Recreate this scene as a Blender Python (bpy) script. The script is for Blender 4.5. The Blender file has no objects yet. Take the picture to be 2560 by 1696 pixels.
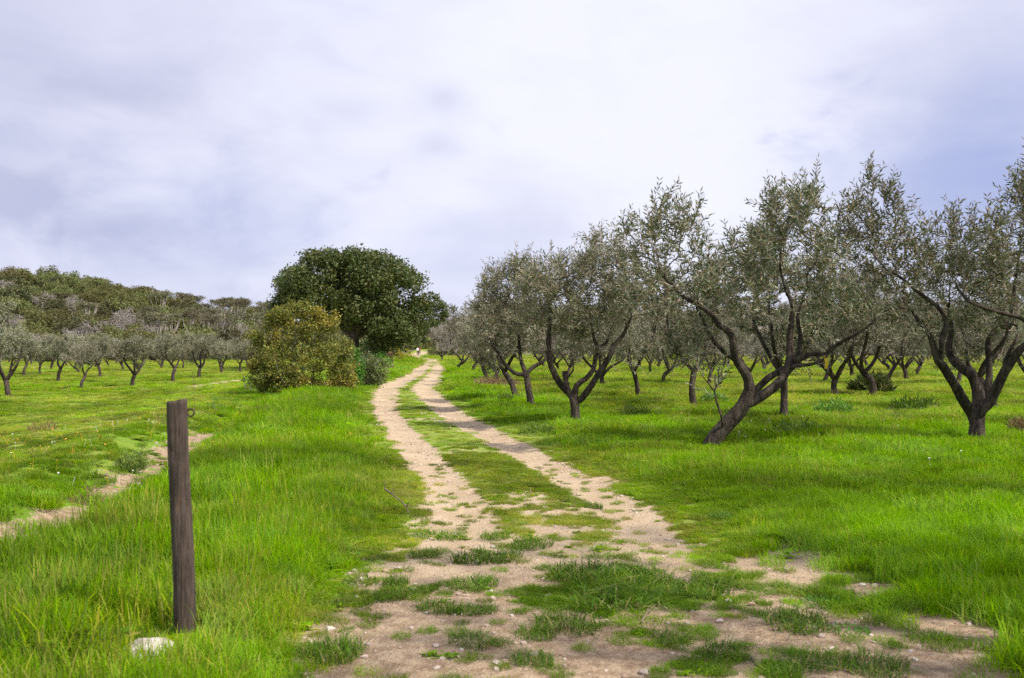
import bpy, math, random
import numpy as np
from mathutils import Vector, Matrix, noise as mnoise

R = math.radians
SC = bpy.context.scene
COL = SC.collection
rng = np.random.default_rng(7)

# ------------------------------------------------------------------ camera
F = 2489.0          # focal length in photo pixels (35 mm on 36 mm, 2560 px wide)
HOR, EYE = 870.0, 1.6
cam_d = bpy.data.cameras.new('camera'); cam = bpy.data.objects.new('camera', cam_d); COL.objects.link(cam)
cam.location = (0, 0, EYE); cam.rotation_euler = (R(90), 0, 0)
cam_d.lens = 35.0; cam_d.sensor_width = 36.0; cam_d.shift_y = (HOR - 848) / 2560
cam_d.clip_start = 0.05; cam_d.clip_end = 4000
cam_d.dof.use_dof = True; cam_d.dof.focus_distance = 26.0; cam_d.dof.aperture_fstop = 4.0
SC.camera = cam

# ------------------------------------------------------------------ sun, sky, exposure
SUN_AZ = Vector((0.85, -0.42, 0)).normalized()
SUN_EL = R(52)
sun_d = bpy.data.lights.new('sun', 'SUN'); sun = bpy.data.objects.new('sun', sun_d); COL.objects.link(sun)
sun_d.energy = 5.0; sun_d.angle = R(1.5); sun_d.color = (1.0, 0.93, 0.82)
sv = Vector((SUN_AZ.x * math.cos(SUN_EL), SUN_AZ.y * math.cos(SUN_EL), math.sin(SUN_EL)))
sun.rotation_euler = (-sv).to_track_quat('-Z', 'Y').to_euler()
sun.location = (30, 10, 60)

SC.view_settings.view_transform = 'Standard'; SC.view_settings.look = 'None'
SC.view_settings.exposure = 0.36; SC.view_settings.gamma = 1.0; SC.view_settings.use_curve_mapping = False
SC.cycles.max_bounces = 4; SC.cycles.diffuse_bounces = 2; SC.cycles.glossy_bounces = 1
SC.cycles.use_light_tree = False; SC.cycles.use_adaptive_sampling = True; SC.cycles.adaptive_threshold = 0.02
SC.cycles.transmission_bounces = 3; SC.cycles.transparent_max_bounces = 4
SC.cycles.use_denoising = False
SC.cycles.caustics_reflective = False; SC.cycles.caustics_refractive = False


class NT:
    """tiny node-tree writer"""
    def __init__(self, tree):
        self.t = tree; tree.nodes.clear()

    def n(self, kind, **kw):
        nd = self.t.nodes.new(kind)
        ins = kw.pop('ins', {})
        for k, v in kw.items(): setattr(nd, k, v)
        for k, v in ins.items(): self.put(nd.inputs[k], v)
        return nd

    def put(self, sock, v):
        if isinstance(v, bpy.types.NodeSocket): self.t.links.new(v, sock)
        else: sock.default_value = v

    def math(self, op, a, b=0.0, clamp=False):
        nd = self.n('ShaderNodeMath', operation=op, use_clamp=clamp)
        self.put(nd.inputs[0], a); self.put(nd.inputs[1], b)
        return nd.outputs[0]

    def vmath(self, op, a, b=(0, 0, 0)):
        nd = self.n('ShaderNodeVectorMath', operation=op)
        self.put(nd.inputs[0], a); self.put(nd.inputs[1], b)
        return nd.outputs['Value'] if op in ('DOT_PRODUCT', 'LENGTH') else nd.outputs[0]

    def mix(self, f, a, b):
        nd = self.n('ShaderNodeMix', data_type='RGBA')
        self.put(nd.inputs[0], f)
        self.put(nd.inputs[6], a if isinstance(a, bpy.types.NodeSocket) else (*a, 1)[:4])
        self.put(nd.inputs[7], b if isinstance(b, bpy.types.NodeSocket) else (*b, 1)[:4])
        return nd.outputs[2]

    def noise(self, vec, scale, detail=3.0, rough=0.55, dist=0.0, dim='3D'):
        nd = self.n('ShaderNodeTexNoise', noise_dimensions=dim,
                    ins={'Scale': scale, 'Detail': detail, 'Roughness': rough, 'Distortion': dist})
        if vec is not None: self.put(nd.inputs['Vector'], vec)
        return nd.outputs[0]

    def ramp(self, f, lo, hi, a=0.0, b=1.0):
        nd = self.n('ShaderNodeMapRange', interpolation_type='SMOOTHSTEP')
        self.put(nd.inputs[0], f)
        for i, v in zip((1, 2, 3, 4), (lo, hi, a, b)): nd.inputs[i].default_value = v
        return nd.outputs[0]


def pxdir(px, py):
    return Vector(((px - 1280) / F, 1.0, (HOR - py) / F)).normalized()


world = bpy.data.worlds.new('World'); SC.world = world; world.use_nodes = True
world.cycles.sampling_method = 'MANUAL'; world.cycles.sample_map_resolution = 256
w = NT(world.node_tree)
sky = w.n('ShaderNodeTexSky', sky_type='NISHITA', sun_disc=False, sun_elevation=SUN_EL,
          sun_rotation=math.atan2(SUN_AZ.x, SUN_AZ.y), air_density=1.0, dust_density=1.5, ozone_density=1.5)
tc = w.n('ShaderNodeTexCoord').outputs['Generated']
sep = w.n('ShaderNodeSeparateXYZ', ins={0: tc})
zz = w.math('MAXIMUM', w.math('ADD', sep.outputs[2], 0.10), 0.05)
plane = w.n('ShaderNodeCombineXYZ', ins={0: w.math('DIVIDE', sep.outputs[0], zz), 1: w.math('DIVIDE', sep.outputs[1], zz), 2: 0.0}).outputs[0]


frz = w.math('ADD', -0.2, w.math('MULTIPLY', w.noise(w.vmath('MULTIPLY', tc, (1, 1, 1.8)), 9.0, 5.0, 0.55, 0.3), 2.4))   # frays the cloud patches


def gauss(px, py, s, el=1.0):
    d = pxdir(px, py)
    df = w.vmath('SUBTRACT', tc, tuple(d))
    df = w.vmath('MULTIPLY', df, (1.0, 1.0, el))
    l = w.vmath('LENGTH', df)
    l = w.math('MULTIPLY', l, frz)
    return w.math('EXPONENT', w.math('MULTIPLY', w.math('MULTIPLY', l, l), -1.0 / (s * s)))


def addm(*terms):
    acc = terms[0]
    for t in terms[1:]: acc = w.math('ADD', acc, t)
    return acc


n_big = w.noise(plane, 0.5, 3.0, 0.45, 0.4)
n_mid = w.noise(w.vmath('ADD', plane, (7.3, 1.1, 0)), 1.1, 4.0, 0.5, 0.5)
streak = w.noise(w.vmath('MULTIPLY', tc, (2.0, 2.0, 6.0)), 2.6, 5.0, 0.55, 0.9)
cov = addm(1.0, w.math('MULTIPLY', w.math('SUBTRACT', n_big, 0.5), 0.35),
           w.math('MULTIPLY', w.math('SUBTRACT', streak, 0.5), 0.30),
           w.math('MULTIPLY', gauss(2480, 400, 0.12, 1.3), -0.40),
           w.math('MULTIPLY', gauss(2330, 500, 0.14, 2.0), -0.42),
           w.math('MULTIPLY', gauss(1250, 690, 0.14, 2.4), -0.28),
           w.math('MULTIPLY', gauss(420, 650, 0.15, 2.6), -0.28),
           w.math('MULTIPLY', gauss(620, 520, 0.10, 3.0), -0.14),
           w.math('MULTIPLY', gauss(1430, 120, 0.09, 1.6), -0.10),
           w.math('MULTIPLY', gauss(1750, 330, 0.17, 1.4), 0.30))
cov = w.math('MINIMUM', w.math('MAXIMUM', cov, 0.12), 1.0)
puff = w.noise(w.vmath('MULTIPLY', tc, (1, 1, 1.8)), 7.0, 5.0, 0.55, 0.6)
lum = addm(0.74, w.math('MULTIPLY', w.math('SUBTRACT', n_mid, 0.5), 0.30),
           w.math('MULTIPLY', w.math('SUBTRACT', streak, 0.5), 0.28), w.math('MULTIPLY', w.math('SUBTRACT', puff, 0.5), 0.46),
           w.math('MULTIPLY', gauss(1700, 350, 0.22, 1.3), 0.28),
           w.math('MULTIPLY', gauss(900, 300, 0.20, 1.4), 0.10),
           w.math('MULTIPLY', gauss(300, 575, 0.06, 2.6), -0.55),
           w.math('MULTIPLY', gauss(30, 490, 0.06, 1.8), -0.5),
           w.math('MULTIPLY', gauss(330, 240, 0.05, 2.5), -0.34),
           w.math('MULTIPLY', gauss(1095, 365, 0.026, 2.0), -0.34),
           w.math('MULTIPLY', gauss(1110, 250, 0.022, 1.6), -0.32),
           w.math('MULTIPLY', gauss(880, 275, 0.030, 2.2), -0.16),
           w.math('MULTIPLY', gauss(1290, 540, 0.08, 2.2), -0.30),
           w.math('MULTIPLY', gauss(-60, 60, 0.24, 1.2), -0.50),
           w.math('MULTIPLY', gauss(2560, 250, 0.16, 1.3), -0.45))
lum = w.math('MINIMUM', w.math('MAXIMUM', lum, 0.0), 1.0)
cloud = w.mix(lum, (5.3, 5.55, 7.4), (8.8, 8.95, 10.4))
blue = w.mix(0.55, w.vmath('MULTIPLY', sky.outputs[0], (1.1, 1.0, 1.15)), (3.6, 4.4, 8.6))
final = w.mix(cov, blue, cloud)
bg = w.n('ShaderNodeBackground', ins={'Color': final, 'Strength': 0.082})
out = w.n('ShaderNodeOutputWorld'); w.t.links.new(bg.outputs[0], out.inputs[0])


# ------------------------------------------------------------------ helpers
def tag(o, label=None, cat=None, group=None, kind=None):
    if label: o['label'] = label
    if cat: o['category'] = cat
    if group: o['group'] = group
    if kind: o['kind'] = kind
    return o


def empty(name, loc=(0, 0, 0), rz=0.0):
    e = bpy.data.objects.new(name, None); COL.objects.link(e)
    e.empty_display_size = 0.2; e.location = loc; e.rotation_euler = (0, 0, rz)
    return e


class Geo:
    """collects vertices and faces (triangles and quads) for ONE mesh"""
    def __init__(self):
        self.V, self.Q, self.T, self.n = [], [], [], 0

    def add(self, v, q=None, t=None):
        v = np.asarray(v, float).reshape(-1, 3)
        if q is not None and len(q): self.Q.append(np.asarray(q, int).reshape(-1, 4) + self.n)
        if t is not None and len(t): self.T.append(np.asarray(t, int).reshape(-1, 3) + self.n)
        self.V.append(v); self.n += len(v)
        return self

    def mesh(self, name, mat, smooth=False):
        me = bpy.data.meshes.new(name)
        V = np.concatenate(self.V) if self.V else np.zeros((0, 3))
        Q = np.concatenate(self.Q) if self.Q else np.zeros((0, 4), int)
        T = np.concatenate(self.T) if self.T else np.zeros((0, 3), int)
        me.vertices.add(len(V)); me.vertices.foreach_set('co', V.astype(np.float32).ravel())
        me.loops.add(Q.size + T.size)
        me.loops.foreach_set('vertex_index', np.concatenate([Q.ravel(), T.ravel()]).astype(np.int32))
        me.polygons.add(len(Q) + len(T))
        st = np.concatenate([np.arange(len(Q)) * 4, Q.size + np.arange(len(T)) * 3]).astype(np.int32)
        me.polygons.foreach_set('loop_start', st)
        me.polygons.foreach_set('use_smooth', np.full(len(Q) + len(T), smooth, bool))
        me.update(calc_edges=True)
        for m in (mat if isinstance(mat, (list, tuple)) else [mat]): me.materials.append(m)
        return me

    def build(self, name, mat, parent=None, smooth=False):
        o = bpy.data.objects.new(name, self.mesh(name, mat, smooth)); COL.objects.link(o)
        if parent: o.parent = parent
        return o


def copy_tree(src, name=None):
    c = src.copy(); COL.objects.link(c)
    for ch in src.children:
        k = ch.copy(); COL.objects.link(k); k.parent = c
        for g in ch.children:
            h = g.copy(); COL.objects.link(h); h.parent = k
    return c


def nrm(a):
    return a / np.maximum(np.linalg.norm(a, axis=-1, keepdims=True), 1e-9)


def smoothstep(a, b, x):
    t = np.clip((x - a) / (b - a), 0, 1)
    return t * t * (3 - 2 * t)


class VN:
    """2-D value noise on numpy arrays, 0..1"""
    def __init__(self, seed, n=256):
        self.g = np.random.default_rng(seed).random((n, n)); self.k = n

    def one(self, x, y):
        xi, yi = np.floor(x).astype(int), np.floor(y).astype(int)
        fx, fy = x - xi, y - yi
        fx, fy = fx * fx * (3 - 2 * fx), fy * fy * (3 - 2 * fy)
        g, k = self.g, self.k
        a, b = g[xi % k, yi % k], g[(xi + 1) % k, yi % k]
        c, d = g[xi % k, (yi + 1) % k], g[(xi + 1) % k, (yi + 1) % k]
        return (a * (1 - fx) + b * fx) * (1 - fy) + (c * (1 - fx) + d * fx) * fy

    def __call__(self, x, y, s, octv=3):
        r, amp, tot = 0, 1.0, 0
        for i in range(octv):
            r = r + amp * self.one(x * s + 17.3 * i, y * s + 9.1 * i); tot += amp
            amp *= 0.5; s *= 2.03
        return r / tot


N1, N2, N3 = VN(1), VN(2), VN(3)

# ------------------------------------------------------------------ the lie of the land
TRK_Y = [0, 4.5, 6, 7.4, 9.3, 12.4, 18.9, 24, 30.6, 38, 44, 54, 66, 90, 114, 140, 160, 185, 215, 260, 400]
TRK_X = [1.0, .6, .45, .3, .38, -.1, -1.3, -2.25, -3.15, -4.1, -4.45, -4.9, -5.6, -7.2, -9.0, -11.6, -15.2, -18.6, -19.0, -20, -22]


def track_c(y):
    return np.interp(y, TRK_Y, TRK_X)


RIDGE_PX = [-2500, -900, -400, 0, 110, 200, 300, 370, 450, 550, 640, 900, 1180, 1450, 1750, 2100, 2560, 3000, 4500]
RIDGE_PY = [700, 670, 668, 668, 672, 690, 700, 707, 734, 745, 752, 760, 752, 738, 730, 728, 734, 735, 745]


def land(x, y):
    x = np.asarray(x, float); y = np.asarray(y, float)
    c = track_c(y); u = x - c
    h = np.zeros_like(u)
    # field on the far side of the ditch lies lower than the track
    h -= 0.62 * smoothstep(-4.2, -13.0, u) * smoothstep(3, 12, y)
    h -= 0.20 * np.exp(-((u + 4.7) / 0.55) ** 2) * smoothstep(4, 9, y) * smoothstep(45, 25, y)
    h += 0.14 * np.exp(-((u + 6.0) / 0.6) ** 2) * smoothstep(4, 9, y) * smoothstep(30, 18, y)
    # wheel ruts
    h -= 0.045 * (np.exp(-((u + .78) / .34) ** 2) + np.exp(-((u - .78) / .34) ** 2)) * smoothstep(6, 10, y)
    # verge to the right of the track
    h += 0.06 * smoothstep(1.4, 2.6, u) * smoothstep(5, 9, y)
    nr = np.minimum(1, np.hypot(u, 0) / 2.0)
    h += (N1(x + 300, y + 300, 0.12, 3) - .5) * 0.30 * nr * smoothstep(8, 40, y)
    h += (N2(x + 300, y + 300, 1.3, 3) - .5) * 0.07 * (0.4 + 0.6 * nr)
    h += (N3(x + 300, y + 300, 6.0, 2) - .5) * 0.018
    # wooded hills
    r = np.hypot(x, y)
    px = 1280 + F * x / np.maximum(y, 0.25 * r + 1)
    ry = np.interp(px, RIDGE_PX, RIDGE_PY)
    top = (HOR - ry) / F * 380 - 7.6
    rise = smoothstep(175, 385, r)
    h = h + top * rise * (1 - 0.5 * smoothstep(420, 900, r))
    h = h + (N1(x + 900, y + 900, 0.018, 3) - .5) * 5.0 * rise
    return h


def gz(x, y):
    return float(land(np.array([x]), np.array([y]))[0])


def spot(px, py):
    """where the ray through a photo pixel meets the land"""
    dy = max(py - HOR, 4.0)
    t = EYE * F / dy
    for _ in range(12):
        x = (px - 1280) / F * t
        t = 0.5 * t + 0.5 * (EYE - gz(x, t)) * F / dy
    return ((px - 1280) / F * t, t)


def bare(x, y):
    """0 grass .. 1 bare earth"""
    c = track_c(y); u = x - c
    wob = (N1(x + 50, y + 50, 0.9, 3) - .5) * 0.60 + (N2(x + 90, y + 10, 3.2, 3) - .5) * 0.55
    far = smoothstep(22, 45, y)
    hw = 0.34 + 0.24 * far
    near_fade = smoothstep(5.8, 7.8, y + wob)
    rut = np.maximum(1 - np.abs(u + .80 - .12 * far) / hw, 1 - np.abs(u - .80 + .12 * far) / hw)
    rut = (0.5 + 1.3 * rut + wob) * near_fade
    rut = np.where(np.abs(u) < 1.9, rut, -1) * (y < 216)
    near_fade = near_fade * (y < 216)
    # thin growth between and beside the ruts
    mid = (1 - smoothstep(0.9, 1.5, np.abs(u))) * (0.24 + wob * 1.3) * near_fade
    verge = (1 - smoothstep(1.2, 1.75, np.abs(u))) * (0.40 + wob * 1.2) * near_fade * smoothstep(24, 12, y)
    # bare ground the camera stands at: patchy, fraying out into the sward
    w2 = (N3(x + 21, y + 63, 1.6, 3) - .5) * 1.5 + (N1(x + 3, y + 8, 5.0, 2) - .5) * .6
    yard = np.minimum.reduce([(x + 1.05) / .5, (2.45 - x + (5.5 - y) * -.1) / 1.1, (7.6 - y) / 1.0])
    yard = np.clip(yard, -1, .35) * .55 + .60 + w2 * .50
    link = np.minimum.reduce([(x + .95) / .3, (-.05 - x) / .3, (9.0 - y) / .8, (y - 6) / .8])
    link = np.clip(link, -1, .4) * .5 + .42 + w2 * .5
    dark = np.exp(-(((x - .95) / .75) ** 2 + ((y - 6.75) / .62) ** 2))
    yard = np.maximum(yard, link) - .52 * dark
    yard = np.where((y < 10) & (y > 2), yard, 0)
    gully = np.exp(-((u + 4.75) / 0.62) ** 2) * smoothstep(6, 9, y) * smoothstep(26, 18, y) * (0.66 + wob * 1.6)
    lane = np.maximum(np.exp(-((x + 15.6 + .05 * (y - 56)) / .8) ** 2), np.exp(-((x + 17.9 + .055 * (y - 56)) / .85) ** 2)) \
        * smoothstep(50, 58, y) * (1.0 + wob)
    return np.clip(np.maximum.reduce([rut, mid, verge, yard, gully, lane]), 0, 1)


def dry(x, y):
    """0 lush .. 1 yellowed, thin sward"""
    u = x - track_c(y)
    d = 0.10 + 0.48 * smoothstep(15, 27, y) * (u > 0) * smoothstep(1.5, 5, u) + 0.38 * smoothstep(-4.5, -7, u) * smoothstep(7, 14, y)
    d = d + 0.22 * smoothstep(45, 110, y)
    d = d + (N1(x + 500, y + 20, 0.22, 3) - .5) * 0.7 + (N2(x + 40, y + 700, 0.9, 2) - .5) * 0.35
    d = d + 0.45 * (1 - smoothstep(1.0, 2.3, np.abs(u))) * smoothstep(6.5, 8.5, y)
    return np.clip(d, 0, 1)


# ------------------------------------------------------------------ materials
def mat(name):
    m = bpy.data.materials.new(name); m.use_nodes = True
    return m, NT(m.node_tree)


def finish(t, shader, disp=None):
    o = t.n('ShaderNodeOutputMaterial'); t.t.links.new(shader, o.inputs[0])


def leaf_mat(name, front, back, alt, altp=0.25, trans=0.3, tcol=None, rough=0.5, spec=0.3, objvar=0.15, patch=None, lv=0.7):
    """two-sided leaf: face and underside colours, some leaves of another colour"""
    m, t = mat(name)
    g = t.n('ShaderNodeNewGeometry'); ri = g.outputs['Random Per Island']
    oi = t.n('ShaderNodeObjectInfo')
    c = t.mix(g.outputs['Backfacing'], front, back)
    r2 = t.math('FRACT', t.math('MULTIPLY', ri, 37.17))
    c = t.mix(t.math('MULTIPLY', t.math('LESS_THAN', r2, altp), 0.85), c, alt)
    if patch is not None:
        pc, psc, lo, hi = patch
        pn = t.noise(t.n('ShaderNodeTexCoord').outputs['Object'], psc, 2.0)
        c = t.mix(t.math('MULTIPLY', t.ramp(pn, lo, hi), 0.8), c, pc)
    br = t.math('ADD', t.math('MULTIPLY', ri, lv), 1.0 - lv / 2)
    br = t.math('MULTIPLY', br, t.math('ADD', 1.0 - objvar, t.math('MULTIPLY', oi.outputs['Random'], 2 * objvar)))
    hs = t.n('ShaderNodeHueSaturation', ins={'Value': br, 'Color': c,
             'Hue': t.math('ADD', 0.5 - objvar * .12, t.math('MULTIPLY', oi.outputs['Random'], objvar * .24))})
    p = t.n('ShaderNodeBsdfPrincipled', ins={'Base Color': hs.outputs[0], 'Roughness': rough, 'Specular IOR Level': spec})
    tr = t.n('ShaderNodeBsdfTranslucent', ins={'Color': t.mix(0.6, hs.outputs[0], tcol or front)})
    mx = t.n('ShaderNodeMixShader', ins={0: trans, 1: p.outputs[0], 2: tr.outputs[0]})
    finish(t, mx.outputs[0])
    return m


def bark_mat(name, dark, light, scale=14.0, bump=0.5, objvar=0.0):
    m, t = mat(name)
    oc = t.n('ShaderNodeTexCoord').outputs['Object']
    st = t.vmath('MULTIPLY', oc, (1, 1, 0.28))
    a = t.noise(st, scale, 6.0, 0.65, 0.8)
    b = t.noise(oc, 2.3, 3.0)
    v = t.n('ShaderNodeTexVoronoi', feature='DISTANCE_TO_EDGE', ins={'Scale': scale * 1.6})
    t.put(v.inputs['Vector'], t.vmath('ADD', st, t.vmath('MULTIPLY', t.n('ShaderNodeTexNoise', ins={'Vector': oc, 'Scale': 6.0}).outputs[1], (.15, .15, .15))))
    c = t.mix(t.ramp(a, .35, .68), dark, light)
    c = t.mix(t.ramp(b, .48, .66, 0, .55), c, tuple(x * .55 for x in dark))
    lich = t.noise(oc, 9.0, 4.0)
    c = t.mix(t.ramp(lich, .60, .70, 0, .45), c, (light[0] * 1.25, light[1] * 1.3, light[2] * 1.2))
    hgt = t.math('ADD', t.math('MULTIPLY', a, .7), t.math('MULTIPLY', t.ramp(v.outputs[0], 0, .14), .6))
    bp = t.n('ShaderNodeBump', ins={'Strength': bump, 'Distance': 0.03, 'Height': hgt})
    p = t.n('ShaderNodeBsdfPrincipled', ins={'Base Color': c, 'Roughness': .9, 'Specular IOR Level': .15, 'Normal': bp.outputs[0]})
    finish(t, p.outputs[0])
    return m


def plain_mat(name, col, rough=.8, spec=.2, var=.25, scale=8.0, bump=0.0):
    m, t = mat(name)
    oc = t.n('ShaderNodeTexCoord').outputs['Object']
    a = t.noise(oc, scale, 5.0, .6)
    c = t.mix(t.ramp(a, .3, .7), tuple(x * (1 - var) for x in col), tuple(min(1, x * (1 + var)) for x in col))
    p = t.n('ShaderNodeBsdfPrincipled', ins={'Base Color': c, 'Roughness': rough, 'Specular IOR Level': spec})
    if bump:
        bp = t.n('ShaderNodeBump', ins={'Strength': bump, 'Distance': .02, 'Height': a}); t.put(p.inputs['Normal'], bp.outputs[0])
    finish(t, p.outputs[0])
    return m


M = {}
# ground: earth, thatch and sward; 'bare' and 'dry' are stored on the sheet
m, t = mat('ground'); M['ground'] = m
ab = t.n('ShaderNodeAttribute', attribute_name='bare').outputs['Fac']
ad = t.n('ShaderNodeAttribute', attribute_name='dry').outputs['Fac']
aw = t.n('ShaderNodeAttribute', attribute_name='wood').outputs['Fac']
ar = t.n('ShaderNodeAttribute', attribute_name='red').outputs['Fac']
pos = t.n('ShaderNodeNewGeometry').outputs['Position']
nf = t.noise(pos, 9.0, 6.0, .65); nm = t.noise(pos, 1.3, 4.0, .6); nl = t.noise(pos, 0.35, 3.0); ng = t.noise(pos, 55.0, 3.0, .7)
sandy = t.mix(t.ramp(nm, .35, .68), (.37, .280, .180), (.47, .370, .255))
sandy = t.mix(t.ramp(nf, .50, .72, 0, .55), sandy, (.29, .21, .145))
sandy = t.mix(t.ramp(ng, .56, .70, 0, .6), sandy, (.53, .44, .33))
redd = t.mix(t.ramp(nf, .38, .66), (.215, .145, .090), (.40, .300, .200))
redd = t.mix(t.ramp(ng, .55, .68, 0, .7), redd, (.47, .38, .31))
redd = t.mix(t.ramp(ng, .42, .30, 0, .6), redd, (.10, .055, .035))
earth = t.mix(ar, sandy, redd)
lush = t.mix(t.ramp(nm, .3, .7), (.10, .19, .012), (.15, .26, .015))
yel = t.mix(t.ramp(nf, .35, .7), (.22, .27, .050), (.33, .34, .10))
sward = t.mix(ad, lush, yel)
sward = t.mix(t.ramp(nf, .58, .75, 0, .5), sward, (.20, .15, .085))
scrub = t.mix(t.ramp(nl, .35, .65), (.09, .10, .04), (.16, .15, .08))
bb = t.math('ADD', ab, t.math('ADD', t.math('MULTIPLY', t.math('SUBTRACT', nf, .5), .8), t.math('MULTIPLY', t.math('SUBTRACT', ng, .5), .5)))
c = t.mix(t.ramp(bb, .42, .56), sward, earth)
c = t.mix(aw, c, scrub)
vor = t.n('ShaderNodeTexVoronoi', ins={'Vector': pos, 'Scale': 38.0}).outputs[0]
hh = t.math('ADD', t.math('MULTIPLY', nf, .6), t.math('ADD', t.math('MULTIPLY', ng, .35), t.math('MULTIPLY', vor, -.25)))
bp = t.n('ShaderNodeBump', ins={'Strength': .9, 'Distance': .04, 'Height': hh})
p = t.n('ShaderNodeBsdfPrincipled', ins={'Base Color': c, 'Roughness': .95, 'Specular IOR Level': .1, 'Normal': bp.outputs[0]})
finish(t, p.outputs[0])


def grass_mat(name, lush, fresh, straw, trans=.42):
    m, t = mat(name)
    tint = t.n('ShaderNodeAttribute', attribute_type='INSTANCER', attribute_name='tint').outputs['Fac']
    val = t.n('ShaderNodeAttribute', attribute_type='INSTANCER', attribute_name='val').outputs['Fac']
    g = t.n('ShaderNodeNewGeometry'); ri = g.outputs['Random Per Island']
    r2 = t.math('FRACT', t.math('MULTIPLY', ri, 53.7))
    c = t.mix(ri, lush, fresh)
    sel = t.math('MULTIPLY', t.ramp(t.math('SUBTRACT', t.math('ADD', tint, t.math('MULTIPLY', r2, .8)), .55), .05, .75), .9)
    c = t.mix(sel, c, straw)
    sat = t.math('ADD', .90, t.math('MULTIPLY', t.math('FRACT', t.math('MULTIPLY', val, 6.3)), .22))
    hs = t.n('ShaderNodeHueSaturation', ins={'Color': c, 'Value': val, 'Saturation': sat})
    p = t.n('ShaderNodeBsdfPrincipled', ins={'Base Color': hs.outputs[0], 'Roughness': .65, 'Specular IOR Level': .07})
    tr = t.n('ShaderNodeBsdfTranslucent', ins={'Color': hs.outputs[0]})
    mx = t.n('ShaderNodeMixShader', ins={0: trans, 1: p.outputs[0], 2: tr.outputs[0]})
    finish(t, mx.outputs[0])
    return m


M['grass'] = grass_mat('grass_blade', (.125, .300, .002), (.275, .455, .004), (.48, .42, .10), .47)
M['turf'] = grass_mat('turf_blade', (.075, .17, .008), (.16, .27, .012), (.36, .31, .09), .35)  # darker coarse turf; some foreground shade is put into this green
M['weed'] = leaf_mat('weed_leaf', (.13, .23, .04), (.19, .28, .09), (.22, .30, .05), .3, .3, (.24, .38, .04), objvar=.2)
M['weed_dark'] = leaf_mat('dark_weed_leaf', (.09, .20, .02), (.15, .25, .06), (.17, .29, .03), .3, .35, (.2, .36, .02), objvar=.2)
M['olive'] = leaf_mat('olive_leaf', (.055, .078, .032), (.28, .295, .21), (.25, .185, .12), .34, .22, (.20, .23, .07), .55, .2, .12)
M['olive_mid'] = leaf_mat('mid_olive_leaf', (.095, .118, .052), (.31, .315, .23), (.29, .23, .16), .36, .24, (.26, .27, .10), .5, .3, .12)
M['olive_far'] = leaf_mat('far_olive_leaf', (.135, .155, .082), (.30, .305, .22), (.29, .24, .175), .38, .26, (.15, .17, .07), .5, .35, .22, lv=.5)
M['olive_grey'] = leaf_mat('grey_olive_leaf', (.33, .305, .26), (.42, .39, .345), (.38, .33, .30), .5, .18, (.2, .2, .13), .6, .25, .12, lv=.5)
M['oak'] = leaf_mat('oak_leaf', (.058, .092, .018), (.085, .115, .035), (.13, .13, .038), .22, .2, (.09, .13, .015), .5, .35, .1, lv=.45, patch=((.125, .14, .035), .5, .50, .64))
M['bush'] = leaf_mat('bush_leaf', (.130, .172, .026), (.20, .22, .07), (.30, .26, .05), .22, .28, (.34, .31, .04), .5, .3, .1,
                     patch=((.35, .30, .045), .9, .47, .65))
M['shrub'] = leaf_mat('shrub_leaf', (.085, .11, .035), (.16, .18, .10), (.17, .17, .06), .3, .2, (.15, .2, .04), .5, .3, .15)
M['ivy'] = leaf_mat('bright_leaf', (.055, .155, .012), (.10, .20, .03), (.11, .24, .015), .35, .35, (.12, .32, .015), .45, .35, .12)
M['broom'] = leaf_mat('broom_flower', (.40, .34, .012), (.40, .33, .02), (.13, .17, .02), .42, .3, (.5, .42, .02), .6, .2, .05)
M['maquis'] = leaf_mat('maquis_leaf', (.125, .142, .042), (.17, .18, .072), (.19, .175, .08), .3, .22, (.20, .22, .05), .7, .15, .30, lv=.3)
M['maquis_dark'] = leaf_mat('dark_maquis_leaf', (.085, .098, .038), (.125, .13, .065), (.15, .13, .07), .3, .18, (.14, .15, .05), .7, .15, .25, lv=.3)
M['pine'] = leaf_mat('pine_needle', (.115, .125, .060), (.16, .165, .10), (.22, .18, .12), .35, .15, (.1, .11, .04), .7, .15, .2, lv=.3)
M['greyleaf'] = leaf_mat('grey_scrub_leaf', (.30, .265, .255), (.35, .315, .305), (.22, .20, .14), .3, .15, (.2, .18, .14), .8, .1, .15, lv=.3)
M['deadleaf'] = leaf_mat('russet_leaf', (.22, .13, .08), (.27, .17, .11), (.16, .10, .07), .3, .2, (.25, .15, .08), .7, .15, .1)
M['bark'] = bark_mat('olive_bark', (.028, .021, .017), (.100, .080, .064))
M['bark_far'] = bark_mat('far_olive_bark', (.034, .025, .021), (.095, .074, .062), 7.0, .4)
M['twig'] = plain_mat('olive_twig', (.29, .235, .195), .85, .15, .35, 3.0)
M['twig_grey'] = plain_mat('grey_twig', (.40, .35, .32), .85, .15, .2, 3.0)
M['oakbark'] = bark_mat('oak_bark', (.075, .06, .055), (.15, .12, .105), 5.0, .6)
M['stick'] = plain_mat('dead_stick', (.16, .125, .095), .9, .1, .3, 20.0)

# ------------------------------------------------------------------ the ground sheet and the dirt track in it
def axis(core_lo, core_hi, step, lo, hi, grow):
    a = list(np.arange(core_lo, core_hi, step))
    s, v = step, a[-1]
    while v < hi:
        s *= grow; v += s; a.append(v)
    s, v, b = step, a[0], []
    while v > lo:
        s *= grow; v -= s; b.append(v)
    return np.array(b[::-1] + a)


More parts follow.
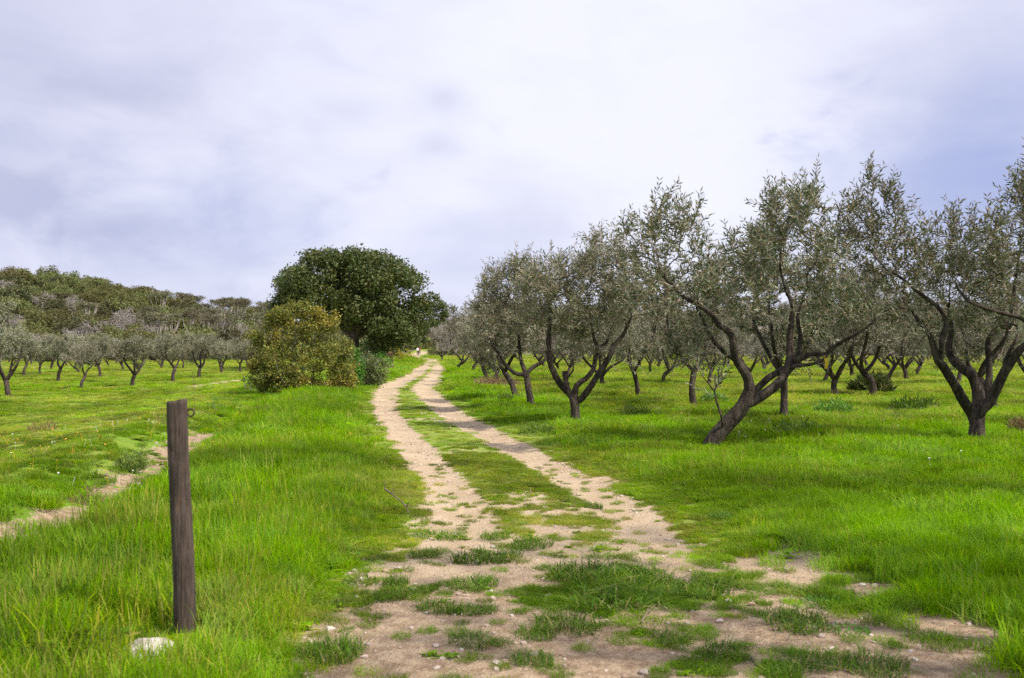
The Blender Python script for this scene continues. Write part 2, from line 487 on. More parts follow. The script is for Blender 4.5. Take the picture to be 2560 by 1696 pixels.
gx = axis(-7.0, 6.0, 0.075, -1100, 1100, 1.045)
gy = axis(4.0, 22.0, 0.075, -160, 1300, 1.028)
GX, GY = np.meshgrid(gx, gy)
PX, PY = GX.ravel(), GY.ravel()
PZ = land(PX, PY)
B = bare(PX, PY)
nx_, ny_ = len(gx), len(gy)
idx = np.arange(nx_ * ny_).reshape(ny_, nx_)
quads = np.stack([idx[:-1, :-1], idx[:-1, 1:], idx[1:, 1:], idx[1:, :-1]], -1).reshape(-1, 4)
fx, fy = PX[quads].mean(1), PY[quads].mean(1)
fu = fx - track_c(fy)
on_track = ((np.abs(fu) < 1.38 + .25 * (N1(fx, fy, .8, 2) - .5)) & (fy > 6.8) & (fy < 216)) | \
    ((B[quads].mean(1) > .45) & (fy > 3) & (fy < 8) & (np.abs(fx) < 3.2))
WOOD = smoothstep(165, 200, np.hypot(PX, PY)) * (np.abs(PX - track_c(PY)) > 2.2)
REDD = np.clip(smoothstep(8.2, 6.2, PY) * .85 + (N1(PX + 11, PY + 77, .5, 2) - .45) * .5, 0, 1) * smoothstep(40, 12, PY)
REDD = np.maximum(REDD, 1.0 * np.exp(-((PX - track_c(PY) + 4.75) / 1.2) ** 2) * (PY < 40))
DRY = dry(PX, PY)


def sheet(name, sel):
    q = quads[sel]; used, inv = np.unique(q, return_inverse=True)
    g = Geo(); g.add(np.stack([PX[used], PY[used], PZ[used]], -1), inv.reshape(-1, 4))
    o = g.build(name, M['ground'], smooth=True)
    for k, a in (('bare', B), ('dry', DRY), ('wood', WOOD), ('red', REDD)):
        at = o.data.attributes.new(k, 'FLOAT', 'POINT'); at.data.foreach_set('value', a[used].astype(np.float32))
    return o


tag(sheet('ground', ~on_track), 'green grassland rising to wooded hills', kind='structure')
tag(sheet('dirt_track', on_track), 'pale sandy two-rut dirt track winding through the grass', kind='structure')

# ------------------------------------------------------------------ foliage and wood builders
def leaves(g, P, D, L, W, rg, nrmbias=None, fold=0.12):
    """lanceolate leaves: base P, direction D, one kite-shaped face each"""
    n = len(P); D = nrm(D)
    rv = rg.normal(size=(n, 3))
    if nrmbias is not None: rv = rv * 0.55 + nrmbias
    S = nrm(np.cross(D, rv)); Nn = np.cross(S, D)
    L = np.broadcast_to(L, n)[:, None]; W = np.broadcast_to(W, n)[:, None]
    mid = P + D * L * .45 + Nn * L * fold * rg.uniform(-1, 1, (n, 1))
    tip = P + D * L
    v = np.stack([P, mid + S * W * .5, tip, mid - S * W * .5], 1).reshape(-1, 3)
    g.add(v, np.arange(4 * n).reshape(-1, 4))


def sweep(g, pts, rad, sides=6, cap=False, gnarl=0.0, rg=None):
    pts = np.asarray(pts, float); rad = np.asarray(rad, float); m = len(pts)
    if m < 2: return
    T = nrm(np.gradient(pts, axis=0))
    ref = np.array([0.31, 0.95, 0.05]) if abs(T[0][2]) > .6 else np.array([0, 0, 1.0])
    A = nrm(np.cross(T, ref)); Bv = np.cross(T, A)
    th = np.linspace(0, 2 * np.pi, sides, endpoint=False)
    rr = rad[:, None] * np.ones((m, sides))
    if gnarl and rg is not None:
        ph = rg.uniform(0, 6.28, 3)
        l = np.linspace(0, 1, m)[:, None]
        rr = rr * (1 + gnarl * (np.sin(2 * th + ph[0] + 4 * l) * .6 + np.sin(3 * th + ph[1] - 7 * l) * .5 + rg.normal(0, .25, (m, sides))))
    v = pts[:, None] + rr[..., None] * (np.cos(th)[None, :, None] * A[:, None] + np.sin(th)[None, :, None] * Bv[:, None])
    i = np.arange(m * sides).reshape(m, sides); j = np.roll(i, -1, 1)
    q = np.stack([i[:-1], j[:-1], j[1:], i[1:]], -1).reshape(-1, 4)
    if cap:
        vv = np.concatenate([v.reshape(-1, 3), pts[-1:]])
        tt = np.stack([i[-1], j[-1], np.full(sides, m * sides)], -1)
        g.add(vv, q, tt)
    else:
        g.add(v.reshape(-1, 3), q)


def sticks(g, A, Bp, ra, rb):
    """many thin three-sided twigs at once"""
    n = len(A); T = nrm(Bp - A)
    S = nrm(np.cross(T, np.array([.3, .4, .86]))); U = np.cross(T, S)
    ra = np.broadcast_to(ra, n)[:, None]; rb = np.broadcast_to(rb, n)[:, None]
    v = []
    for e, r in ((A, ra), (Bp, rb)):
        for k in range(3):
            a = k * 2.0944
            v.append(e + r * (math.cos(a) * S + math.sin(a) * U))
    v = np.stack(v, 1).reshape(-1, 3)
    b = (np.arange(n) * 6)[:, None]
    q = np.concatenate([b + np.array([[k, (k + 1) % 3, 3 + (k + 1) % 3, 3 + k]]) for k in range(3)])
    g.add(v, q)


def smooth_line(p, r, step):
    """Catmull-Rom through p, resampled"""
    p = np.asarray(p, float); r = np.asarray(r, float)
    if len(p) < 2: return p, r
    e = np.vstack([2 * p[0] - p[1], p, 2 * p[-1] - p[-2]])
    P, Q = [], []
    for i in range(len(p) - 1):
        k = max(2, int(np.linalg.norm(p[i + 1] - p[i]) / step) + 1)
        for s in np.linspace(0, 1, k, endpoint=False):
            a, b, c, d = e[i:i + 4]
            P.append(.5 * (2 * b + (c - a) * s + (2 * a - 5 * b + 4 * c - d) * s * s + (3 * b - a - 3 * c + d) * s ** 3))
            Q.append(r[i] * (1 - s) + r[i + 1] * s)
    P.append(p[-1]); Q.append(r[-1])
    return np.array(P), np.array(Q)


def grow(limbs, blobs, rg, n_att=700, step=.14, kill=.24, infl=1.6, up=.12, iters=45, min_z=.9, tip=.0045, expo=2.25):
    """limbs [(pts, radii)] drawn by hand, then branches grown towards points spread in the crown blobs"""
    pos, par, rex, grw = [], [], [], []
    for k, (p, r) in enumerate(limbs):
        p, r = smooth_line(p, r, step)
        last = -1
        if k:
            d = np.linalg.norm(np.array(pos) - p[0], axis=1); last = int(d.argmin())
        for q, rr in zip(p, r):
            pos.append(q); par.append(last); rex.append(rr); grw.append(q[2] > min_z); last = len(pos) - 1
    n_ex = len(pos)
    vol = np.array([b[3] * b[4] * b[5] for b in blobs]) ** .75
    cnt = rg.multinomial(n_att, vol / vol.sum())
    at = []
    for b, c in zip(blobs, cnt):
        d = nrm(rg.normal(size=(c, 3))) * (rg.random((c, 1)) ** .42)
        at.append(np.array(b[:3]) + d * np.array(b[3:6]))
    at = np.concatenate(at)
    P = np.array(pos); ok = np.array(grw)
    nd = np.full(len(at), 1e9); ni = np.zeros(len(at), int)
    idxs = np.nonzero(ok)[0]
    D = np.linalg.norm(at[:, None] - P[idxs][None], axis=2); ni = idxs[D.argmin(1)]; nd = D.min(1)
    alive = np.ones(len(at), bool)
    for it in range(iters):
        act = alive & (nd < infl * (1 + 2.0 * (it < 12)))
        if not act.any(): break
        acc = {}
        dirs = nrm(at[act] - np.array(pos)[ni[act]])
        for i, dv in zip(ni[act], dirs): acc.setdefault(i, []).append(dv)
        new = []
        for i, dv in acc.items():
            v = np.mean(dv, 0) + rg.normal(0, .22, 3); v[2] += up
            v /= max(np.linalg.norm(v), 1e-6)
            new.append((pos[i] + v * step, i))
        st = len(pos)
        for q, i in new: pos.append(q); par.append(i); rex.append(0.0)
        NP = np.array([q for q, _ in new])
        D = np.linalg.norm(at[:, None] - NP[None], axis=2)
        m_ = D.min(1); a_ = D.argmin(1) + st
        b_ = m_ < nd; nd = np.where(b_, m_, nd); ni = np.where(b_, a_, ni)
        alive &= nd > kill
        if len(pos) > 9000: break
    P = np.array(pos); par = np.array(par); n = len(P)
    rad = np.zeros(n); kids = [[] for _ in range(n)]
    for i in range(n):
        if par[i] >= 0: kids[par[i]].append(i)
    for i in range(n - 1, -1, -1):
        if i >= n_ex or not rex[i]:
            rad[i] = tip if not kids[i] else min(.05, sum(rad[k] ** expo for k in kids[i]) ** (1 / expo))
        else:
            rad[i] = rex[i]
    # children were always appended after parents, so one backward pass is enough
    return dict(P=P, par=par, rad=rad, kids=kids, n_ex=n_ex)


def wood(sk, g, rg, thick=.0, sides_big=9, gnarl=.10, thin=None, split=.012):
    """chains of nodes to tubes; those thinner than split go to the second mesh"""
    P, par, rad, kids = sk['P'], sk['par'], sk['rad'], sk['kids']
    starts = [i for i in range(len(P)) if par[i] < 0]
    stack = [(i, -1) for i in starts]
    while stack:
        i, frm = stack.pop()
        ch = [frm] if frm >= 0 else []
        while True:
            ch.append(i)
            if not kids[i]: break
            ks = sorted(kids[i], key=lambda k: -rad[k])
            for k in ks[1:]: stack.append((k, i))
            i = ks[0]
        pts = P[ch]; rr = rad[ch].copy()
        if frm >= 0: rr[0] = min(rr[0], rr[1] * 1.15) if len(rr) > 1 else rr[0]
        if len(ch) < 2: continue
        big = rr.max() > .03
        tgt = g if (thin is None or rr.max() > split) else thin
        sweep(tgt, pts, rr, sides_big if big else (6 if rr.max() > .014 else 3), cap=big, gnarl=gnarl if big else 0, rg=rg)


def shoots(sk, gl, gt, rg, n_shoot, slen=(.2, .48), pair_gap=.048, L=(.095, .15), W=.225, up=.55, thin_r=.016, droop=0.0, tw=.0022, wisps=0, wisp_len=(.5, .9), out=None):
    """leafy shoots on the thin wood: leaves in opposite pairs along each shoot"""
    P, par, rad = sk['P'], sk['par'], sk['rad']
    cand = np.nonzero((rad < thin_r) & (par >= 0))[0]
    if not len(cand): return
    wts = 1.0 / (rad[cand] + .004)
    pick = rg.choice(cand, n_shoot, p=wts / wts.sum())
    org = P[pick] + rg.normal(0, .02, (n_shoot, 3))
    base = nrm(P[pick] - P[par[pick]])
    d = nrm(base * .7 + rg.normal(0, .6, (n_shoot, 3)) + np.array([0, 0, up - droop]))
    ln = rg.uniform(slen[0], slen[1], n_shoot)
    if wisps:
        # long upright shoots at the top of the crown
        zt = P[cand][:, 2]; hi = cand[zt > np.quantile(zt, .72)]
        pk = rg.choice(hi, wisps)
        org = np.concatenate([org, P[pk]]); base = np.concatenate([base, nrm(P[pk] - P[par[pk]])])
        d = np.concatenate([d, nrm(rg.normal(0, .28, (wisps, 3)) + np.array([0, 0, 1.0]))])
        ln = np.concatenate([ln, rg.uniform(wisp_len[0], wisp_len[1], wisps)])
    bend = rg.normal(0, .16, d.shape); bend[:, 2] -= .05
    mid = org + d * ln[:, None] * .5; end = org + (d + bend) * ln[:, None]
    if gt is not None:
        sticks(gt, org, mid, tw * 1.2, tw); sticks(gt, mid, end, tw, tw * .5)
    LP, LD, LL = [], [], []
    k = np.maximum(2, (ln / pair_gap).astype(int)); kmax = k.max()
    for j in range(kmax):
        s = (j + .7) / k
        a = s < 1.02
        if not a.any(): break
        s = s[a][:, None]
        pt = np.where(s < .5, org[a] + (mid[a] - org[a]) * s * 2, mid[a] + (end[a] - mid[a]) * (s - .5) * 2)
        ax = nrm(end[a] - org[a])
        sd = nrm(np.cross(ax, rg.normal(size=ax.shape)))
        for sg in (1, -1):
            keep = rg.random(len(pt)) < .9
            LP.append(pt[keep]); LD.append((ax * .75 + sg * sd * .75 + rg.normal(0, .18, ax.shape))[keep])
            LL.append(rg.uniform(L[0], L[1], keep.sum()) * (.75 + .25 * (1 - s[keep, 0])))
    LP, LD, LL = np.concatenate(LP), np.concatenate(LD), np.concatenate(LL)
    leaves(gl, LP, LD, LL, LL * W, rg)
    return len(LP)


def lump_leaves(g, lumps, dens, L, W, rg, shell=.45, up=.35):
    """leaves spread through and over rounded clumps"""
    for (x, y, z, a, b, c) in lumps:
        n = max(20, int(dens * (a * b + b * c + a * c) * 4.2))
        d = nrm(rg.normal(size=(n, 3)) + np.array([0, 0, .25]))
        rr = 1 - np.abs(rg.normal(0, shell, n)); rr = np.clip(rr, .05, 1.0) * rg.uniform(.86, 1.12, n)
        wob = 1 + .18 * np.sin(d[:, 0] * 7 + x * 3) * np.sin(d[:, 1] * 6 + y * 2) + .12 * np.sin(d[:, 2] * 11 + z * 5)
        P = np.array([x, y, z]) + d * np.array([a, b, c]) * (rr * wob)[:, None]
        tg = nrm(np.cross(d, rg.normal(size=(n, 3))))
        D = nrm(tg + d * .4 + rg.normal(0, .35, (n, 3)) + np.array([0, 0, up * .6]))
        ll = rg.uniform(L * .65, L * 1.3, n)
        leaves(g, P, D, ll, ll * W, rg, nrmbias=d * .8)


def px3(px, py, d, dy=0.0):
    Y = d + dy
    return np.array([(px - 1280) / F * Y, Y, EYE - (py - HOR) / F * Y])


def traced(name, base, d, limbs, blobs, rg, label, leaf='olive', n_att=900, n_shoot=2600, wisps=60, bdy=None, gnarl=.15, group='olive trees along the right of the track', **kw):
    """an olive whose trunk and limbs follow the photograph, standing at distance d"""
    bx, by = (base[0] - 1280) / F * d, d
    bz = gz(bx, by)
    o = np.array([bx, by, bz])
    LB = []
    for lm in limbs:
        p = np.array([px3(a, b, d, e) for a, b, e, r in lm]) - o
        r = np.array([r for a, b, e, r in lm]) * d / F
        LB.append((p, r))
    LB[0][0][0][2] = -0.12
    BL = []
    for (a, b, ra, rb, e, rd) in blobs:
        c = px3(a, b, d, e) - o
        BL.append((*c, ra * d / F, rd, rb * d / F))
    sk = grow(LB, BL, rg, n_att=n_att, **kw)
    root = empty(name, (bx, by, bz))
    gt, gw, gl = Geo(), Geo(), Geo()
    wood(sk, gt, rg, thin=gw, split=.011, sides_big=12, gnarl=gnarl)
    shoots(sk, gl, gw, rg, n_shoot, wisps=wisps, wisp_len=(.3, .62))
    gt.build('trunk', M['bark'], root, smooth=True)
    gw.build('twigs', M['twig'], root)
    gl.build('crown', M[leaf], root)
    tag(root, label, 'olive tree', group)
    return root


# ------------------------------------------------------------------ the four olives nearest the track, on its right
ra = np.random.default_rng(11)
A = traced('olive_tree', (1768, 1121), spot(1768, 1121)[1], [
    [(1766, 1124, 0, 26), (1782, 1104, 0, 23), (1797, 1082, 0, 22), (1824, 1052, 0, 21), (1850, 1024, 0, 20), (1866, 998, 0, 18), (1873, 969, -.05, 13), (1868, 942, -.1, 11.5),
     (1852, 919, -.15, 10.5), (1838, 891, -.2, 9.5), (1834, 859, -.3, 9), (1825, 831, -.3, 8), (1797, 813, -.3, 6.5), (1783, 790, -.35, 6), (1747, 763, -.4, 5), (1705, 740, -.3, 4), (1673, 707, -.2, 3), (1650, 685, 0, 2)],
    [(1866, 1008, 0, 15), (1882, 1003, .05, 14), (1907, 987, .1, 13), (1944, 960, .15, 12.5), (1967, 928, .2, 11.5), (1974, 896, .25, 10), (1974, 859, .3, 9), (1978, 813, .3, 7), (1981, 767, .3, 5.5), (1967, 730, .3, 4), (1955, 694, .3, 2.5)],
    [(1872, 990, .2, 10), (1890, 976, .3, 9.5), (1921, 946, .35, 9), (1956, 926, .4, 8), (1990, 905, .2, 7), (2026, 886, .1, 5.5), (2063, 886, 0, 5), (2091, 863, -.1, 4.5), (2150, 830, -.3, 3), (2190, 800, -.4, 2)],
    [(1968, 924, .2, 6), (1990, 914, .1, 5), (2017, 913, 0, 4.5), (2049, 905, 0, 4), (2068, 890, -.05, 2.6)],
    [(1975, 900, .3, 7), (1996, 880, .5, 6), (2001, 840, .6, 5.5), (1994, 795, .7, 4.5), (2010, 740, .8, 3)],
    [(1838, 900, .2, 6), (1811, 880, .4, 6), (1774, 841, .6, 5), (1760, 804, .7, 4), (1742, 772, .8, 3)],
    [(1806, 1066, -.15, 3.2), (1803, 1040, -.2, 2.8), (1790, 1001, -.25, 2.6), (1786, 978, -.25, 2.3), (1760, 946, -.3, 1.6), (1748, 925, -.3, 1)],
    [(1786, 978, -.25, 2.0), (1802, 937, -.2, 1.8), (1815, 895, -.2, 1.2)],
], [
    (1690, 575, 85, 75, 0, .8), (1610, 640, 65, 85, 0, .8), (1755, 655, 60, 75, .1, .8), (1640, 745, 85, 60, 0, 1.0), (1735, 850, 60, 70, .5, .7),
    (1970, 560, 80, 95, .3, .9), (2015, 640, 85, 90, .3, 1.0), (1890, 650, 70, 55, .2, .8), (2020, 505, 40, 40, .3, .5), (2060, 760, 90, 60, .2, .9), (1860, 745, 80, 55, .2, .9),
    (1570, 590, 28, 50, 0, .4), (1705, 515, 30, 30, 0, .4)],
    ra, 'olive tree leaning to the right with a bent double trunk rising from the grass', n_shoot=800, wisps=120)
Bt = traced('olive_tree', (2441, 1112), spot(2441, 1112)[1], [
    [(2441, 1116, 0, 25), (2441, 1096, 0, 21), (2442, 1064, 0, 19), (2440, 1042, 0, 21), (2431, 1030, 0, 14), (2413, 1008, -.1, 12), (2396, 977, -.2, 11), (2374, 942, -.3, 10), (2357, 916, -.35, 10), (2344, 901, -.4, 9),
     (2335, 873, -.4, 8), (2327, 847, -.4, 6.5), (2318, 829, -.4, 5.5), (2298, 805, -.4, 4.5), (2281, 779, -.3, 3.5), (2264, 771, -.3, 2.5)],
    [(2440, 1040, .05, 19), (2447, 1018, .1, 17), (2448, 994, .15, 16), (2439, 955, .2, 13), (2424, 933, .2, 11), (2400, 916, .3, 10), (2379, 894, .4, 9), (2372, 868, .5, 8), (2379, 825, .6, 6), (2370, 770, .7, 4)],
    [(2444, 1036, 0, 18), (2456, 1022, -.05, 16), (2476, 1003, -.1, 14.5), (2494, 966, -.2, 13.5), (2515, 925, -.3, 12.5), (2541, 886, -.4, 11), (2565, 862, -.5, 9), (2610, 830, -.5, 7), (2650, 780, -.5, 5)],
    [(2449, 1000, .3, 12), (2461, 985, .3, 11), (2472, 951, .35, 9.5), (2472, 890, .4, 8.5), (2470, 857, .45, 8.5), (2485, 831, .5, 8), (2504, 818, .5, 7.5), (2524, 812, .5, 7), (2529, 785, .5, 6), (2535, 730, .5, 4), (2545, 660, .5, 3)],
    [(2346, 905, -.4, 8), (2353, 896, -.4, 7.5), (2355, 868, -.5, 7), (2358, 836, -.5, 7), (2366, 818, -.5, 6.5), (2362, 790, -.5, 6), (2340, 763, -.5, 5), (2294, 730, -.4, 4), (2257, 698, -.3, 3.2), (2216, 675, -.2, 2.2)],
    [(2508, 936, -.3, 5), (2514, 903, -.3, 4.5), (2530, 868, -.4, 4), (2543, 845, -.4, 3.5), (2543, 815, -.4, 3)],
    [(2590, 845, -.5, 6), (2560, 800, -.7, 5), (2533, 790, -.7, 5), (2496, 780, -.7, 4.5), (2465, 771, -.7, 4), (2422, 753, -.7, 3.5), (2395, 721, -.6, 2.5)],
], [
    (2180, 490, 48, 60, -.1, .6), (2150, 580, 80, 70, -.1, .9), (2230, 620, 90, 75, -.2, 1.0), (2330, 640, 90, 75, -.2, 1.0), (2420, 615, 90, 75, -.3, 1.0), (2400, 700, 100, 60, 0, 1.0),
    (2200, 730, 100, 50, -.2, .9), (2560, 500, 42, 85, .2, .6), (2545, 610, 65, 90, .2, .8), (2630, 640, 80, 90, -.2, 1.0), (2500, 690, 70, 60, .1, .8), (2670, 740, 80, 70, -.4, .9), (2340, 815, 40, 40, -.3, .4), (2460, 800, 60, 45, .2, .6), (2240, 810, 60, 40, -.3, .6)],
    ra, 'olive tree with a stout trunk splitting low into four limbs beside the right edge', n_shoot=1040, wisps=135)
Ct = traced('olive_tree', (1438, 1062), spot(1438, 1062)[1], [
    [(1438, 1065, 0, 15), (1438, 1050, 0, 12.5), (1437, 1020, 0, 11.5), (1435, 1003, 0, 12), (1426, 987, 0, 9), (1402, 963, -.1, 8), (1384, 932, -.2, 7), (1374, 904, -.3, 6.5), (1372, 870, -.3, 5.5), (1371, 846, -.3, 5), (1376, 780, -.2, 3.5), (1370, 730, -.2, 2.2)],
    [(1424, 984, .1, 7), (1415, 956, .15, 6.2), (1412, 929, .2, 6.2)],
    [(1437, 1000, 0, 8.5), (1441, 966, .1, 7.5), (1464, 948, .15, 6.5), (1483, 925, .2, 6), (1489, 891, .3, 5.5), (1494, 866, .3, 5), (1484, 845, .3, 3.5), (1475, 790, .3, 2.5)],
    [(1440, 1004, 0, 9), (1452, 998, 0, 8), (1474, 970, -.1, 7.5), (1498, 932, -.2, 7.2), (1522, 894, -.3, 6.8), (1539, 860, -.3, 6), (1557, 839, -.3, 5), (1580, 790, -.3, 3)],
    [(1494, 866, .3, 4.5), (1515, 858, .4, 3.5), (1530, 820, .5, 2.6)],
    [(1416, 950, .15, 2.6), (1424, 938, .1, 2.4), (1433, 925, .05, 2.2), (1431, 904, 0, 1.6)],
], [
    (1345, 720, 60, 50, -.1, .9), (1420, 700, 65, 60, 0, 1.0), (1500, 660, 55, 65, .1, .9), (1503, 605, 22, 30, .1, .4), (1400, 785, 80, 50, 0, 1.1), (1500, 770, 75, 55, .1, 1.1), (1570, 745, 55, 70, -.1, .9),
    (1330, 800, 45, 40, -.2, .7), (1440, 845, 60, 35, .2, .8), (1560, 680, 40, 40, 0, .6)],
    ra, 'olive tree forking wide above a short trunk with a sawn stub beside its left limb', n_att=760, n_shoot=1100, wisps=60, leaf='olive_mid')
Dt = traced('olive_tree', (1330, 1023), spot(1330, 1023)[1], [
    [(1330, 1026, 0, 11), (1329, 1014, 0, 9.5), (1324, 985, 0, 8), (1318, 950, 0, 7.5), (1315, 935, 0, 7.5), (1305, 937, 0, 5), (1285, 932, -.1, 4.5), (1260, 908, -.2, 4.2), (1250, 887, -.3, 3.8), (1232, 866, -.3, 3), (1215, 820, -.3, 2)],
    [(1317, 940, 0, 6.5), (1324, 926, 0, 5.5), (1340, 914, .1, 5), (1360, 901, .1, 4.5), (1375, 870, .2, 3.5), (1380, 820, .2, 2.2)],
    [(1315, 938, 0, 6), (1309, 918, .1, 5.5), (1302, 900, .2, 4.5), (1298, 860, .3, 3.5), (1290, 800, .3, 2.5)],
], [
    (1235, 725, 45, 50, -.1, .9), (1300, 695, 55, 45, 0, 1.0), (1260, 800, 60, 55, 0, 1.1), (1345, 745, 50, 55, .1, 1.0), (1330, 825, 50, 45, .2, .9), (1212, 800, 35, 45, -.2, .8), (1220, 860, 40, 30, -.2, .7)],
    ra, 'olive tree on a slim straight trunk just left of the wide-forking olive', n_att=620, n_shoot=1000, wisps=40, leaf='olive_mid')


# ------------------------------------------------------------------ olives of the rows: a few habits, copied as individuals
def generic_olive(seed, habit, leaf, bark='bark_far', dens=1.0, twiggy=1.0):
    rg = np.random.default_rng(seed)
    root = empty('olive_tree')
    nl = habit.get('limbs', 3); lean = habit.get('lean', 0.0); th = habit.get('th', .75); hh = habit.get('h', 3.6); sp = habit.get('spread', 1.5)
    r0 = habit.get('r', .09); az0 = habit.get('az', rg.uniform(0, 6.28))
    top = np.array([lean * math.cos(az0), lean * math.sin(az0), th])
    bd = rg.normal(0, .07, 2)
    limbs = [([np.array([0, 0, -.15]), np.array([top[0] * .30 + bd[0], top[1] * .30 + bd[1], th * .5]), top], [r0 * 1.4, r0, r0 * 1.05])]
    BL = []
    for k in range(nl):
        a = az0 + 6.283 * k / nl + rg.uniform(-.35, .35)
        e = np.array([math.cos(a), math.sin(a), 0])
        s = sp * rg.uniform(.55, .9)
        p1 = top + e * s * .35 + np.array([0, 0, .35]); p2 = top + e * s * .75 + np.array([0, 0, hh * .25]) + rg.normal(0, .13, 3)
        p3 = top + e * s * rg.uniform(.8, 1.15) + np.array([0, 0, hh * rg.uniform(.40, .52)]) + rg.normal(0, .12, 3)
        limbs.append(([top - np.array([0, 0, .03]), p1, p2, p3], [r0 * .75, r0 * .6, r0 * .42, r0 * .2]))
        BL.append((*(p3 + e * .1 + np.array([0, 0, hh * .04])), sp * .58, sp * .58, hh * .20))
    BL.append((top[0], top[1], hh * .74, sp * .75, sp * .75, hh * .20))
    BL.append((top[0] + rg.normal(0, .3), top[1] + rg.normal(0, .3), hh * .86, sp * .45, sp * .45, hh * .12))
    for k in range(habit.get('low', 3)):
        a = rg.uniform(0, 6.28); BL.append((top[0] + sp * .6 * math.cos(a), top[1] + sp * .6 * math.sin(a), hh * rg.uniform(.34, .48), sp * .48, sp * .48, hh * .13))
    sk = grow(limbs, BL, rg, n_att=int(270 * dens), step=.2, kill=.36, infl=2.2, min_z=th + .15, tip=.007)
    gt, gw, gl = Geo(), Geo(), Geo()
    wood(sk, gt, rg, thin=gw, split=.018, sides_big=8, gnarl=.10)
    shoots(sk, gl, gw, rg, int(580 * dens), slen=(.22, .5), pair_gap=.06, L=(.11, .16), W=.28, tw=.004 * twiggy, thin_r=.03, wisps=22, wisp_len=(.35, .7))
    gt.build('trunk', M[bark], root, smooth=True); gw.build('twigs', M['twig_grey' if twiggy > 1.3 else 'twig'], root); gl.build('crown', M[leaf], root)
    root['category'] = 'olive tree'
    return root


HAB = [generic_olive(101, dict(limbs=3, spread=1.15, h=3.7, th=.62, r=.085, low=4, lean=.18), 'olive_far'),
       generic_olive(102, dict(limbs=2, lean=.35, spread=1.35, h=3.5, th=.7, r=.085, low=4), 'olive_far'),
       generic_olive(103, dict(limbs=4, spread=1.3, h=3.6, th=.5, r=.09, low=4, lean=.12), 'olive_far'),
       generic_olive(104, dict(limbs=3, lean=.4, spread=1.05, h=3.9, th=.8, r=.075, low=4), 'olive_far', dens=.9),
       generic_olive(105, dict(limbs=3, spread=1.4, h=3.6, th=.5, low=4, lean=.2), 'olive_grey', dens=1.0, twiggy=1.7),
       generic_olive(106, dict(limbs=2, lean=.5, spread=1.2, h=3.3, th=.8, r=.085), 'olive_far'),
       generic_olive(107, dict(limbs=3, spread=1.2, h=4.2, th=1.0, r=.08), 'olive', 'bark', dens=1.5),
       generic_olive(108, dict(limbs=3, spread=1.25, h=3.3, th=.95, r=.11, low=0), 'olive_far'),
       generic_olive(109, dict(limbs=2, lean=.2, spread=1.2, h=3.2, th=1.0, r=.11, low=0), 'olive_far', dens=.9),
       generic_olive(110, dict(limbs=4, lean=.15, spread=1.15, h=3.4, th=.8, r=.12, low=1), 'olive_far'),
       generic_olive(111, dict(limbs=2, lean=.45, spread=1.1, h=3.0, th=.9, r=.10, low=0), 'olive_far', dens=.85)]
used = [False] * len(HAB)


def put_olive(k, x, y, s, rz, label, group):
    if used[k]: o = copy_tree(HAB[k])
    else: o = HAB[k]; used[k] = True
    o.location = (x, y, gz(x, y)); o.rotation_euler = (0, 0, rz); o.scale = (s, s, s * rng.uniform(.94, 1.06))
    tag(o, label, 'olive tree', group)
    return o


tall = generic_olive(131, dict(limbs=5, spread=2.1, h=7.6, th=2.6, r=.2), 'olive_far', dens=1.2)  # unseen tree, added so its crown shades the foreground
tall.location = (5.6, 4.0, gz(5.6, 4.0))
tag(tall, 'tall olive added out of view to shade the near end of the track', 'olive tree')
